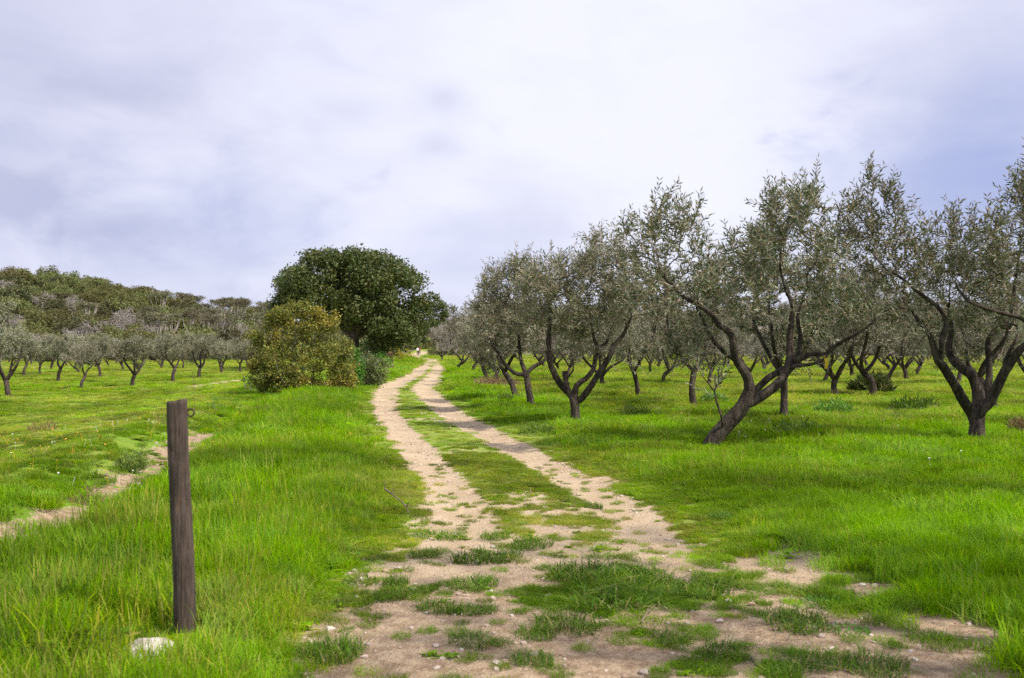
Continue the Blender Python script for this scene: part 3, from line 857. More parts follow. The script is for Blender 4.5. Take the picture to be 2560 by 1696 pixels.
# (base pixel x, y, habit, size, turn, label)
RIGHT = [
    (1293, 986, 5, .95, 2.6, 'small olive half hidden behind the slim straight-trunked olive'),
    (1248, 952, 2, 1.0, .4, 'forked olive standing in tawny dry grass near the track bend'),
    (1225, 944, 1, 1.05, 2.2, 'olive leaning left just behind the tawny dry grass'),
    (1186, 927, 0, 1.05, 1.0, 'green-grey olive with a curved trunk at the back of the track row'),
    (1150, 922, 4, 1.15, 2.0, 'pale grey almost leafless olive overhanging the track near the big oak'),
    (1105, 903, 4, 1.15, 4.0, 'pale grey twiggy olive nearest the two walkers'),
    (1512, 962, 2, 1.0, 1.2, 'three-stemmed olive seen between the limbs of the wide-forking olive'),
    (1597, 984, 3, 1.0, 5.2, 'slender upright olive with steep narrow fork in the middle of the orchard'),
    (1664, 954, 0, .95, .3, 'bushy olive standing right behind the slender upright olive'),
    (1633, 932, 1, .9, 3.0, 'small distant olive left of the dark-crowned olive'),
    (1735, 1004, 6, .98, .9, 'dark-crowned olive on a straight post-like trunk left of the leaning olive'),
    (1771, 957, 3, .95, 2.0, 'thin olive just behind the thin shoot of the leaning olive'),
    (1960, 1036, 6, 1.0, 4.4, 'stout-trunked olive standing right behind the leaning olive'),
    (2095, 981, 2, 1.05, .0, 'vase-shaped olive just right of the hanging yellow strip'),
    (2175, 979, 0, 1.15, 2.8, 'dark olive with a skirt of leafy suckers round its foot'),
    (2212, 956, 3, 1.0, .4, 'olive with two thin stems behind the suckered olive'),
    (2052, 953, 1, .95, 5.5, 'thin olive seen left of the vase-shaped olive'),
    (2264, 944, 2, 1.0, 1.9, 'rounded grey-green olive in the gap left of the stout four-limbed olive'),
    (2296, 938, 0, 1.0, .9, 'low forked olive in the far gap between suckered and four-limbed olives'),
    (2398, 958, 5, .95, 1.0, 'crooked olive seen through the fork of the stout four-limbed olive'),
    (2497, 1018, 3, 1.1, 3.6, 'slim olive leaning right behind the stout four-limbed olive'),
    (2590, 985, 2, 1.1, 2.0, 'broad olive at the right edge behind the four-limbed olive'),
    (1385, 938, 0, 1.0, 4.0, 'small grey olive behind the left limb of the wide-forking olive'),
    (1415, 950, 3, .9, 2.0, 'small olive seen just right of the sawn stub'),
    (1870, 946, 4, 1.05, 1.0, 'pale brownish olive framed between the limbs of the leaning olive'),
    (2130, 938, 4, 1.1, .2, 'pale twiggy olive above and behind the vase-shaped olive'),
]
for (px, py, k, s, rz, lab) in RIGHT:
    x, y = spot(px, py + .09 * (py - HOR))
    put_olive(k, x, y, s, rz, lab, 'olive trees of the right orchard')
# far rows
taken = [spot(r[0], r[1]) for r in RIGHT]
for yy in np.arange(64, 168, 8.0):
    for xx in np.arange(-4, 96, 7.0):
        x = xx + rng.normal(0, .9) + .12 * (yy - 64); y = yy + rng.normal(0, 1.0)
        px = 1280 + F * x / y
        if px < 1150 + (yy < 90) * 60 or px > 2680 or x - track_c(y) < 4.5: continue
        if min(math.hypot(x - a, y - b) for a, b in taken) < 4.2: continue
        taken.append((x, y))
        put_olive([0, 2, 4, 1, 4, 5, 3, 4][rng.integers(8)], x, y, rng.uniform(.95, 1.25), rng.uniform(0, 6.28),
                  'small %s olive in the far orchard rows, %s' % ('very distant' if y > 120 else 'distant', 'behind the track-side olives' if px < 1400 else 'behind the wide-forking olive' if px < 1600 else 'behind the dark-crowned olive' if px < 1850 else 'behind the leaning olive' if px < 2080 else 'behind the suckered olive' if px < 2330 else 'behind the four-limbed olive'), 'far olive rows on the right')
LEFT = [
    (22, 985, 9, 1.1, 3.4, 'big dark olive with low foliage cut by the left edge'),
    (101, 931, 7, .9, 1.0, 'short-trunked olive behind the big olive at the left edge'),
    (101, 931 - 0, 7, .9, 1.0, None),
    (146, 951, 8, 1.1, 2.5, 'olive with a broad V of two pale limbs at far left'),
    (204, 968, 10, .95, .5, 'low olive with foliage almost to the ground at far left'),
    (250, 940, 8, 1.05, 5.6, 'olive slanting right with a long bare trunk on the left field'),
    (331, 962, 9, 1.0, .8, 'nearest V-shaped olive standing alone in the middle of the left field'),
    (433, 951, 8, 1.1, 4.2, 'olive with two long straight limbs left of the wooden post top'),
    (500, 942, 9, 1.1, 2.2, 'olive with three spreading limbs above the post ring'),
    (555, 931, 10, 1.05, 1.3, 'leaning olive between the spreading olive and the yellow-green bush'),
    (600, 927, 7, 1.0, .2, 'last olive of the row touching the yellow-green bush'),
    (270, 914, 4, 1.1, .3, 'grey olive in the second row behind the slanting one'),
    (404, 921, 10, .9, 3.0, 'thin young olive behind the olive with two long limbs'),
    (457, 918, 7, 1.0, 4.0, 'olive in the second row between the two widest left-field olives'),
    (388, 905, 4, 1.1, 1.0, 'small pale olive near the foot of the wooded hill'),
    (60, 935, 10, 1.2, .6, 'pale-stemmed olive beside the big olive at the left edge'),
]
for (px, py, k, s, rz, lab) in LEFT:
    if not lab: continue
    x, y = spot(px, py + .06 * (py - HOR))
    taken.append((x, y))
    put_olive(k, x, y, s * .86, rz, lab, 'olive trees of the left field')
for yy in np.arange(88, 150, 10.5):
    for xx in np.arange(-80, -14, 8.5):
        x = xx + rng.normal(0, .8); y = yy + rng.normal(0, .9)
        px = 1280 + F * x / y
        if px < -80 or px > 690 or x - track_c(y) > -9: continue
        if min(math.hypot(x - a, y - b) for a, b in taken) < 4.0: continue
        taken.append((x, y))
        put_olive([7, 9, 8, 4, 10, 7, 8, 9][rng.integers(8)], x, y, rng.uniform(.85, 1.05), rng.uniform(0, 6.28),
                  'small %s olive in the left field, %s' % ('very distant' if y > 112 else 'distant', 'behind the big left-edge olive' if px < 120 else 'behind the slanting olive' if px < 290 else 'behind the lone V-shaped olive' if px < 390 else 'behind the post top' if px < 520 else 'next to the golden bush'), 'far olive rows on the left')


# ------------------------------------------------------------------ the big evergreen oak and the shrubs round it
def bushy(name, loc, lumps, dens, L, W, leaf, rg, label, cat, group=None, stems=5, stem_r=.03, bark='twig', shell=.45):
    """a shrub: several stems from the foot into leafy clumps"""
    root = empty(name, loc)
    gl, gs = Geo(), Geo()
    lump_leaves(gl, lumps, dens, L, W, rg, shell)
    for k in range(stems):
        l = lumps[rg.integers(len(lumps))]
        e = np.array(l[:3]) + rg.normal(0, .1, 3)
        f = np.array([rg.normal(0, .06), rg.normal(0, .06), -.08])
        mid = (e + f) / 2 + rg.normal(0, .08 * np.linalg.norm(e), 3)
        p, r = smooth_line([f, mid, e], [stem_r, stem_r * .7, stem_r * .25], .2)
        sweep(gs, p, r, 5)
    gs.build('stem', M[bark], root, smooth=True); gl.build('crown', M[leaf], root)
    tag(root, label, cat, group)
    return root


def px_lumps(px, py, d, lst):
    """clumps given in photo pixels about a foot pixel at distance d -> metres from the foot"""
    s = d / F
    return [((a - px) * s, e, (py - b) * s, ra * s, rd, rb * s) for (a, b, ra, rb, e, rd) in lst]


ro = np.random.default_rng(21)
ox, oy = -16.2, 102.0
oz = gz(ox, oy)
s_ = oy / F
oak = empty('oak_tree', (ox, oy, oz))
ocx, ocz = (878 - 1280) * s_ - ox, (905 - 742) * s_
lum_o, env = [], []
for k_ in range(210):
    d = nrm(ro.normal(size=3) + np.array([0, -.25, .15]))
    f_ = (np.abs(d) ** 2.6).sum() ** (-1 / 2.6) * ro.uniform(.80, 1.0)
    q = d * f_ * np.array([7.3, 5.4, 4.75 if d[2] > 0 else 5.7])
    if q[2] < -2.3 and q[0] < 2.2: continue
    if q[2] < -5.0: continue
    r_ = ro.uniform(.65, 1.35)
    lum_o.append((ocx + q[0], q[1], ocz + q[2], r_ * 1.1, r_ * 1.1, r_ * .85))
lum_o += [(ocx + 7.5, 0, ocz - 1.4, 1.2, 1.1, 1.0), (ocx + 7.0, -.5, ocz - 2.9, 1.2, 1.2, 1.0), (ocx + 5.6, -.5, ocz - 4.2, 1.2, 1.2, 1.0), (ocx + 8.0, 0, ocz + .2, 1.1, 1.0, .7), (ocx + 8.6, .2, ocz - .1, .8, .8, .6), (ocx - 7.6, 0, ocz - .6, .9, .9, .8), (ocx - 8.1, 0, ocz - 1.2, .7, .7, .6)]
env = [(ocx, .5, ocz, 7.0, 5.0, 4.4), (ocx + 3.5, .5, ocz - 2.2, 3.6, 3.5, 2.6)]
gl = Geo(); lump_leaves(gl, lum_o, 19, .30, .55, ro, .3)
for (x, y, z, a, b, c) in env:   # inner, sparser leaf mass
    lump_leaves(gl, [(x, y, z, a * .80, b * .80, c * .80)], 26, .45, .6, ro, .4)
tb = np.array([(886 - 1280) * s_ - ox, 0, -.3])
lb = [([tb, tb + (0, 0, 1.6), tb + (-.05, 0, 3.2)], [.62, .5, .5])]
for (ex, ey, ez) in [(-3.6, .5, 7.2), (-1.2, -1.5, 8.6), (1.4, 1.2, 9.0), (4.0, -.6, 7.2), (6.0, .5, 5.6), (-5.2, 1, 6.4), (2.6, -2.2, 5.6)]:
    e = tb + np.array([ex, ey, ez]); st_ = tb + np.array([-.05, 0, 3.1])
    lb.append(([st_, st_ * .55 + e * .45 + (0, 0, .5), e], [.34, .22, .06]))
gt = Geo()
for p, r in lb:
    p, r = smooth_line(p, r, .4); sweep(gt, p, r, 10, gnarl=.06, rg=ro)
gt.build('trunk', M['oakbark'], oak, smooth=True); gl.build('crown', M['oak'], oak)
tag(oak, 'huge dark green evergreen oak with a domed crown left of the track', 'oak tree')

# olive-gold bush in front of it
bx, by = spot(752, 984)
bl = px_lumps(752, 984, by, [(760, 900, 95, 70, 0, 1.2), (690, 890, 70, 75, 0, 1.0), (820, 900, 60, 65, .1, 1.0), (718, 825, 50, 50, 0, .9), (785, 835, 52, 46, 0, .9), (770, 790, 22, 35, 0, .4),
                             (705, 785, 22, 35, 0, .4), (735, 775, 18, 22, 0, .3), (825, 815, 25, 30, 0, .4), (660, 930, 45, 45, 0, .8), (855, 930, 38, 40, .1, .7), (645, 860, 25, 30, 0, .4), (740, 955, 70, 35, -.2, 1.0), (865, 880, 22, 28, .1, .4), (640, 920, 22, 18, 0, .3), (665, 962, 40, 24, 0, .6), (715, 972, 45, 20, -.2, .7), (790, 968, 50, 24, -.1, .7), (845, 958, 36, 28, .1, .6), (800, 795, 16, 28, 0, .3), (680, 805, 18, 26, 0, .3)])
sub = []
for (x, y, z, a, b, c) in bl:
    for _ in range(int(8 + a * c * 18)):
        d = nrm(ro.normal(size=3) + np.array([0, -.2, .15])); q = np.array([x, y, z]) + d * np.array([a, b, c]) * ro.uniform(.45, .98)
        r_ = ro.uniform(.13, .27); sub.append((*q, r_, r_, r_ * 1.15))
bush = bushy('bush', (bx, by, gz(bx, by)), sub, 150, .078, .6, 'bush', ro, 'rounded olive-gold bush in front of the big oak', 'bush', stems=12, stem_r=.022, shell=.55)
gi = Geo(); lump_leaves(gi, [(x, y, z, a * .75, b * .75, c * .75) for (x, y, z, a, b, c) in bl], 60, .12, .6, ro, .4)
inner = gi.build('inner_leaves', M['bush'], bush)


def scatter_lumps(w_, h_, dp, n, r, rg, flat=.9):
    out = []
    for _ in range(n):
        d = nrm(rg.normal(size=3)) * rg.random() ** .4
        q = np.array([d[0] * w_ / 2, d[1] * dp / 2, h_ * .5 + d[2] * h_ * .5])
        k = r * rg.uniform(.6, 1.25)
        out.append((q[0], q[1], max(q[2], k * .5), k, k, k * flat))
    return out


def shrub_at(px, py, wpx, hpx, leaf, label, n=26, L=.09, W=.5, dens=45, name='shrub', cat='shrub', group='shrubs at the foot of the oak', lean=0, stems=6, shell=.5):
    x, y = spot(px, py); k = y / F
    w_, h_ = wpx * k, hpx * k
    lm = scatter_lumps(w_, h_, w_ * .8, n, max(w_, h_) * .15, ro)
    return bushy(name, (x, y, gz(x, y)), lm, dens, L, W, leaf, ro, label, cat, group, stems, .012 + .01 * h_, shell=shell)


shrub_at(925, 970, 100, 85, 'shrub', 'grey-green rounded shrub right of the olive-gold bush', 70, .09, dens=95)
shrub_at(884, 972, 48, 95, 'ivy', 'bright green leafy shrub between the golden bush and grey-green shrub', 40, .10, dens=80)
shrub_at(948, 930, 60, 50, 'ivy', 'fresh green shrub behind the grey-green shrub beside the oak', 26, .14, dens=25)
shrub_at(972, 928, 28, 45, 'deadleaf', 'russet withered shrub on the grass bank below the yellow broom', 14, .13, dens=22)
shrub_at(912, 912, 34, 62, 'ivy', 'bright green sapling beside the oak trunk', 18, .2, dens=12)
shrub_at(1000, 903, 62, 32, 'broom', 'broom bush in yellow flower beside the bend of the track', 30, .13, dens=25)
shrub_at(992, 895, 46, 60, 'shrub', 'tall grey-green shrub at the track edge behind the yellow broom', 30, .22, dens=10)
shrub_at(625, 975, 42, 36, 'ivy', 'small bright green shrub at the left foot of the golden bush', 14, .07, dens=60)
# dark evergreens where the track goes into the wood
for (px, py, wpx, hpx, lab) in [(1040, 884, 110, 120, 'dark evergreen tree closing the far end of the track'), (960, 888, 80, 110, 'dark evergreen tree behind the oak on the left of the track'),
                                (1100, 884, 90, 115, 'dark evergreen tree behind the pale grey olive')]:
    d = {1040: 226.0, 960: 160.0, 1100: 232.0}[px]
    x = (px - 1280) / F * d; k = d / F
    lm = scatter_lumps(wpx * k, hpx * k, wpx * k * .7, 46, 1.35, ro)
    bushy('evergreen_tree', (x, d, gz(x, d)), lm, 8, .42, .55, 'oak', ro, lab, 'tree', 'dark evergreens at the end of the track', 5, .16, 'oakbark')
# tall tree cut by the left edge
d = 92.0; k = d / F
lm = px_lumps(-25, 925, d, [(-15, 800, 45, 50, 0, 1.7), (15, 770, 22, 25, 0, .8), (-50, 770, 60, 60, 0, 2.0), (0, 850, 40, 35, 0, 1.4), (25, 830, 18, 25, 0, .8)])
sb = []
for (x, y, z, a, b, c) in lm:
    for _ in range(14):
        dd = nrm(ro.normal(size=3)) * ro.uniform(.4, 1); sb.append((x + dd[0] * a, y + dd[1] * b, z + dd[2] * c, .42, .42, .36))
xx = (-25 - 1280) / F * d
bushy('tree', (xx, d, gz(xx, d)), sb, 20, .2, .4, 'olive_far', ro, 'tall grey-green tree rising above the olives at the left edge', 'tree', None, 6, .14, 'bark_far')


# ------------------------------------------------------------------ woods on the hills
def hill_proto(kind, seed):
    rg = np.random.default_rng(seed)
    root = empty('hill_tree'); gl, gt = Geo(), Geo()
    if kind == 'round':
        lm = scatter_lumps(6.2, 3.6, 5.5, 17, 1.15, rg, .75)
        lm = [(x, y, z * .75 + 1.6, a, b, c) for x, y, z, a, b, c in lm]
        lump_leaves(gl, lm, 7.5, .42, .5, rg, .45); leaf = 'maquis'
    elif kind == 'dark':
        lm = scatter_lumps(5.6, 4.0, 5.0, 17, 1.05, rg, .8)
        lm = [(x, y, z * .8 + 1.2, a, b, c) for x, y, z, a, b, c in lm]
        lump_leaves(gl, lm, 8.0, .40, .5, rg, .45); leaf = 'maquis_dark'
    elif kind == 'pine':
        lm = scatter_lumps(6.4, 1.5, 5.0, 16, .85, rg, .5)
        lm = [(x, y, z * .9 + 4.6, a, b, c) for x, y, z, a, b, c in lm]
        lump_leaves(gl, lm, 9.0, .55, .22, rg, .5, .6); leaf = 'pine'
    else:
        lm = scatter_lumps(5.0, 3.0, 4.6, 13, 1.0, rg, .8)
        lm = [(x, y, z * .8 + 1.9, a, b, c) for x, y, z, a, b, c in lm]
        lump_leaves(gl, lm, 8.0, .50, .16, rg, .55, .8); leaf = 'greyleaf'
    for l in lm[:7]:
        e = np.array(l[:3]); b0 = np.array([rg.normal(0, .15), rg.normal(0, .15), -.6])
        p, r = smooth_line([b0, b0 * .4 + e * .6 + np.array([0, 0, -.5]), e], [.15, .11, .03], .5); sweep(gt, p, r, 5)
    gt.build('trunk', M['twig_grey' if kind in ('grey', 'pine') else 'bark_far'], root); gl.build('crown', M[leaf], root)
    return root


PROT = {k: [hill_proto(k, 300 + 17 * i + len(k)) for i in range(n)] for k, n in (('round', 4), ('dark', 3), ('pine', 3), ('grey', 2))}
hused = set()
HL = {'round': 'olive-green rounded hill tree {}, {}', 'dark': 'dark green dense hill tree {}, {}',
      'pine': 'flat-topped hill pine with bare pale stems {}, {}', 'grey': 'pale grey leafless-looking hill tree {}, {}'}
HG = {'round': 'olive-green round trees on the {} hill', 'dark': 'dark green trees on the {} hill', 'pine': 'flat-topped pines on the {} hill', 'grey': 'pale grey trees on the {} hill'}


def hill_tree(kind, x, y, s, side, label=None):
    pr = PROT[kind][rng.integers(len(PROT[kind]))]
    if pr.name in hused: o = copy_tree(pr)
    else: hused.add(pr.name); o = pr
    px_ = 1280 + F * x / y; r_ = math.hypot(x, y)
    band = 'at the foot' if r_ < 225 else 'low on the slope' if r_ < 275 else 'halfway up' if r_ < 330 else 'near the top'
    if side == 'left': by_ = 'above the big left-edge olive' if px_ < 110 else 'above the slanting olive' if px_ < 280 else 'above the lone V-shaped olive' if px_ < 390 else 'above the wooden post' if px_ < 520 else 'beside the golden bush'
    else: by_ = 'behind the pale track olives' if px_ < 1330 else 'behind the wide-forking olive' if px_ < 1640 else 'behind the leaning olive' if px_ < 2110 else 'behind the four-limbed olive'
    label = label or HL[kind].format(band, by_)
    o.location = (x, y, gz(x, y) - .2); o.rotation_euler = (0, 0, rng.uniform(0, 6.28)); o.scale = (s * rng.uniform(.9, 1.1), s * rng.uniform(.9, 1.1), s * rng.uniform(.85, 1.1))
    tag(o, label, 'tree', HG[kind].format(side))


def wood_patch(px0, px1, r0, r1, n, side, mind):
    pts = []; tries = 0
    while len(pts) < n and tries < 20000:
        tries += 1
        px = rng.uniform(px0, px1); r = math.sqrt(rng.uniform(r0 ** 2, r1 ** 2))
        th = math.atan((px - 1280) / F); x, y = r * math.sin(th), r * math.cos(th)
        if abs(x - track_c(y)) < 5 and y < 225: continue
        if pts and min((x - a) ** 2 + (y - b) ** 2 for a, b, _ in pts) < mind ** 2: continue
        pts.append((x, y, r))
    for x, y, r in pts:
        px = 1280 + F * x / y
        q = rng.random(); nn = N3(np.array([x + 700]), np.array([y + 700]), .02, 2)[0]
        if side == 'left':
            pp = [.62, .18, .02, .18] if px < 380 else [.28, .27, .26, .19]
        else: pp = [.45, .3, .1, .15]
        kind = ['round', 'dark', 'pine', 'grey'][rng.choice(4, p=pp)]
        hill_tree(kind, x, y, rng.uniform(.95, 1.5), side)
    return pts


wood_patch(-60, 690, 172, 400, 205, 'left', 6.2)
wood_patch(1150, 2600, 182, 400, 80, 'right', 10)
for (px, sc) in [(400, 1.0), (490, 1.15), (528, .95), (572, 1.2), (625, 1.0), (365, 1.1)]:
    r = 392; th = math.atan((px - 1280) / F)
    hill_tree('pine', r * math.sin(th), r * math.cos(th), sc * 1.15, 'left', 'flat-topped pine standing on the skyline of the left hill')
# scrub filling the wood floor: nobody could count it


# ------------------------------------------------------------------ scattered growth (stuff): points carrying size, turn and colour, geometry nodes instance small meshes on them
def proto_collection(name, meshes):
    c = bpy.data.collections.new(name)
    for i, me in enumerate(meshes):
        o = bpy.data.objects.new('%s_%02d' % (name, i), me); c.objects.link(o)
    return c


def scatter(name, P, scl, rot, var, tint, val, coll, label, parent_kind='stuff'):
    me = bpy.data.meshes.new(name)
    me.vertices.add(len(P)); me.vertices.foreach_set('co', np.asarray(P, np.float32).ravel())
    for k, ty, a in (('scl', 'FLOAT_VECTOR', scl), ('rot', 'FLOAT_VECTOR', rot), ('var', 'INT', var), ('tint', 'FLOAT', tint), ('val', 'FLOAT', val)):
        at = me.attributes.new(k, ty, 'POINT')
        if ty == 'FLOAT_VECTOR': at.data.foreach_set('vector', np.asarray(a, np.float32).ravel())
        else: at.data.foreach_set('value', np.asarray(a, np.int32 if ty == 'INT' else np.float32))
    o = bpy.data.objects.new(name, me); COL.objects.link(o)
    ng = bpy.data.node_groups.new(name, 'GeometryNodeTree')
    ng.interface.new_socket('Geometry', in_out='INPUT', socket_type='NodeSocketGeometry')
    ng.interface.new_socket('Geometry', in_out='OUTPUT', socket_type='NodeSocketGeometry')
    gi_, go_ = ng.nodes.new('NodeGroupInput'), ng.nodes.new('NodeGroupOutput')
    ci = ng.nodes.new('GeometryNodeCollectionInfo'); ci.inputs[0].default_value = coll
    ci.inputs['Separate Children'].default_value = True; ci.inputs['Reset Children'].default_value = True
    ip = ng.nodes.new('GeometryNodeInstanceOnPoints'); ip.inputs['Pick Instance'].default_value = True

    def named(nm, ty):
        nd = ng.nodes.new('GeometryNodeInputNamedAttribute'); nd.data_type = ty; nd.inputs[0].default_value = nm
        return [s for s in nd.outputs if s.enabled and s.name == 'Attribute'][0]
    L_ = ng.links.new
    L_(gi_.outputs[0], ip.inputs['Points']); L_(ci.outputs[0], ip.inputs['Instance'])
    L_(named('var', 'INT'), ip.inputs['Instance Index'])
    er = ng.nodes.new('FunctionNodeEulerToRotation'); L_(named('rot', 'FLOAT_VECTOR'), er.inputs[0]); L_(er.outputs[0], ip.inputs['Rotation'])
    L_(named('scl', 'FLOAT_VECTOR'), ip.inputs['Scale'])
    L_(ip.outputs[0], go_.inputs[0])
    md = o.modifiers.new('scatter', 'NODES'); md.node_group = ng
    tag(o, label, kind=parent_kind)
    return o


def blade_clump(seed, n, rad, hmin, hmax, lean, wid, curl=.5, heads=0):
    """n curved tapering blades, unit height about 1"""
    rg = np.random.default_rng(seed); g = Geo()
    a = rg.uniform(0, 6.283, n); rr = rad * np.sqrt(rg.random(n))
    base = np.stack([rr * np.cos(a), rr * np.sin(a), np.full(n, -.06)], -1)
    h = rg.uniform(hmin, hmax, n); az = rg.uniform(0, 6.283, n); ln = np.abs(rg.normal(0, lean, n)) * h
    dv = np.stack([np.cos(az), np.sin(az), np.zeros(n)], -1)
    sd = np.stack([-np.sin(az + rg.normal(0, .9, n)), np.cos(az), np.zeros(n)], -1); sd = nrm(sd)
    w_ = wid * rg.uniform(.7, 1.3, n)[:, None]
    p0 = base; p1 = base + dv * (ln * .22)[:, None] * curl * 2 + np.array([0, 0, 1]) * (h * .5)[:, None]
    p2 = base + dv * ln[:, None] + np.array([0, 0, 1]) * (h * (1 - .25 * np.clip(ln / np.maximum(h, .01), 0, 1.2)))[:, None]
    pm = (p1 * .55 + p2 * .45) + np.array([0, 0, 1]) * (h * .06)[:, None]
    v = np.stack([p0 - sd * w_ * .4, p0 + sd * w_ * .4, p1 + sd * w_ * .5, p1 - sd * w_ * .5, pm + sd * w_ * .38, pm - sd * w_ * .38, p2], 1)
    b = (np.arange(n) * 7)[:, None]
    q = np.concatenate([b + np.array([[0, 1, 2, 3]]), b + np.array([[3, 2, 4, 5]])]); t_ = b + np.array([[5, 4, 6]])
    g.add(v.reshape(-1, 3), q, t_)
    return g


GR = []
for i in range(4): GR.append(blade_clump(500 + i, 210, .21, .3, 1.1, .085, .0060).mesh('grass_tall', M['grass']))           # 0-3 meadow grass
for i in range(2): GR.append(blade_clump(520 + i, 210, .20, .25, .9, .15, .0058).mesh('grass_low', M['grass']))            # 4-5 leaning grass
for i in range(3):                                                                                                          # 6-8 broad-leaved weeds in the sward
    rg = np.random.default_rng(540 + i); g = Geo(); n = 26
    az = rg.uniform(0, 6.283, n); D = np.stack([np.cos(az), np.sin(az), rg.uniform(.15, 1.3, n)], -1)
    Pz = np.stack([rg.normal(0, .05, n), rg.normal(0, .05, n), rg.uniform(0, .45, n)], -1)
    leaves(g, Pz, D, rg.uniform(.10, .22, n), rg.uniform(.035, .07, n), rg, nrmbias=np.array([0, 0, 1.0])); GR.append(g.mesh('weed', M['grass']))
for i in range(2):                                                                                                          # 9-10 dry stalks
    GR.append(blade_clump(560 + i, 16, .2, .8, 1.5, .06, .0045).mesh('stalk', M['grass']))
for i in range(3): GR.append(blade_clump(580 + i, 230, .20, .3, 1.0, .16, .0052).mesh('turf', M['turf']))                  # 11-13 coarse turf, its green darkened partly to stand in for shade
gcol = proto_collection('grass_clumps', GR)


def zone(y0, y1, dens, x0f=.58, pad=1.2):
    n = int(dens * (x0f * (y1 * y1 - y0 * y0) + 2 * pad * (y1 - y0)))
    y = np.sqrt(rng.uniform(y0 * y0, y1 * y1, n)); x = rng.uniform(-1, 1, n) * (x0f * y + pad)
    return x, y


PD = spot(462, 1594)[1]          # distance of the wooden post
XS, YS, SX, DEN = [], [], [], []
for (y0, y1, de, sx) in ((3.6, 9, 52, .90), (9, 16, 34, 1.10), (16, 28, 20, 1.4), (28, 50, 9, 2.1), (50, 90, 3.0, 3.6), (90, 175, .8, 6.0)):
    x, y = zone(y0, y1, de); XS.append(x); YS.append(y); SX.append(np.full(len(x), sx))
x = rng.uniform(-1, 1, 16000); y = rng.uniform(4, 15, 16000); x = x * 2.6 + track_c(y) + .3
XS.append(x); YS.append(y); SX.append(np.full(len(x), .75))       # finer growth on and beside the track
X, Y, S = map(np.concatenate, (XS, YS, SX))
bb_ = bare(X, Y); dd_ = dry(X, Y); u_ = X - track_c(Y)
keep = rng.random(len(X)) > smoothstep(.32, .66, bb_ + rng.normal(0, .10, len(X))) * np.where(Y < 14, .955, 1.0)
X, Y, S, bb_, dd_, u_ = (a[keep] for a in (X, Y, S, bb_, dd_, u_))
# sward height
hN = N1(X + 77, Y + 33, .55, 3); hL = N2(X + 5, Y + 8, .13, 2)
H = .185 + .16 * (hN - .5) + .12 * (hL - .5)
H += .06 * smoothstep(-1.5, -2.2, u_) * smoothstep(-4.4, -3.4, u_) * smoothstep(30, 20, Y)          # long grass on the left verge
H += .10 * np.exp(-((u_ + 2.9) / .8) ** 2) * smoothstep(14, 24, Y) * smoothstep(46, 34, Y)
H *= np.where(u_ < -4.0, .6, 1.0) * (1 - .45 * dd_)
H *= .22 + .78 * smoothstep(1.0, 2.3, np.abs(u_) + (hN - .5) * .8)                                     # cropped short on and beside the track
near = smoothstep(8.0, 6.0, Y) * (X > -1.4) * (X < 2.6)
H = np.where((near > .4), H * .6, H)
H = np.clip(H, .035, .5) * rng.uniform(.75, 1.25, len(H))
H *= 1 + .25 * smoothstep(30, 90, Y)
k = rng.random(len(X))
var = np.where(k < .60, rng.integers(0, 4, len(X)), np.where(k < .82, rng.integers(4, 6, len(X)), np.where(k < .955, rng.integers(6, 9, len(X)), rng.integers(9, 11, len(X)))))
var = np.where((H < .09) & (var < 6), rng.integers(4, 6, len(X)), var)
var = np.where((var >= 9) & (Y < 10) & (u_ > -2.0) & (u_ < 3), 4, var)
shade_turf = np.exp(-(((X - .95) / .95) ** 2 + ((Y - 6.75) / .75) ** 2))  # patch of coarse turf whose dark colour also carries painted shade
turfy = ((shade_turf > .35) | ((Y < 7.8) & (X > -1.1) & (X < 2.6) & (rng.random(len(X)) < .6))) & (H < .12)
var = np.where(turfy, rng.integers(11, 14, len(X)), var)
clear = np.minimum(np.hypot(X + 1.80, Y - PD + .06) / .30, np.hypot(X + 1.68, Y - PD + .40) / .30)
H = np.where(clear < 1, H * .22, H)
stalk = (var == 9) | (var == 10)
tint = np.clip(dd_ * .80 + .0 + rng.normal(0, .15, len(X)) + stalk * .55 + .35 * (N3(X + 9, Y + 4, .8, 3) - .5) + .16 * smoothstep(11, 6, Y) * (u_ < -1), 0, 1)
val = np.clip(.86 + .8 * (N2(X + 15, Y + 95, .35, 3) - .5) + .7 * (hN - .5) + .5 * (N3(X + 60, Y + 30, 2.2, 2) - .5) + rng.normal(0, .12, len(X)), .35, 1.35)
sxy = S * rng.uniform(.8, 1.2, len(X)) * np.clip(.30 + H * 4.0, .40, 1.15)
rot = np.stack([rng.normal(0, .10, len(X)), rng.normal(0, .10, len(X)), rng.uniform(0, 6.28, len(X))], -1)
scatter('grass', np.stack([X, Y, land(X, Y)], -1), np.stack([sxy, sxy, H * np.where(stalk, 1.15, 1)], -1), rot, var, tint, val, gcol, 'bright green meadow grass with scattered weeds and dry stalks')

# wild flowers
m, t = mat('petal'); M['petal'] = m
tv = t.n('ShaderNodeAttribute', attribute_type='INSTANCER', attribute_name='tint').outputs['Fac']
c = t.mix(t.math('GREATER_THAN', tv, .5), (.75, .36, .03), (.80, .80, .76))
p = t.n('ShaderNodeBsdfPrincipled', ins={'Base Color': c, 'Roughness': .7}); finish(t, p.outputs[0])
FW = []
for i in range(2):
    rg = np.random.default_rng(640 + i); g = Geo(); n = 6; az = np.arange(n) * 6.283 / n
    leaves(g, np.tile([0, 0, 1.0], (n, 1)), np.stack([np.cos(az), np.sin(az), np.full(n, .3)], -1), .9, .55, rg, nrmbias=np.array([0, 0, 1.0])); sticks(g, np.array([[0, 0, -8.0]]), np.array([[0, 0, 1.0]]), .08, .06); FW.append(g.mesh('flower_head', M['petal']))
fcol = proto_collection('flower_shapes', FW)
n = 520
kk = rng.random(n) < .62
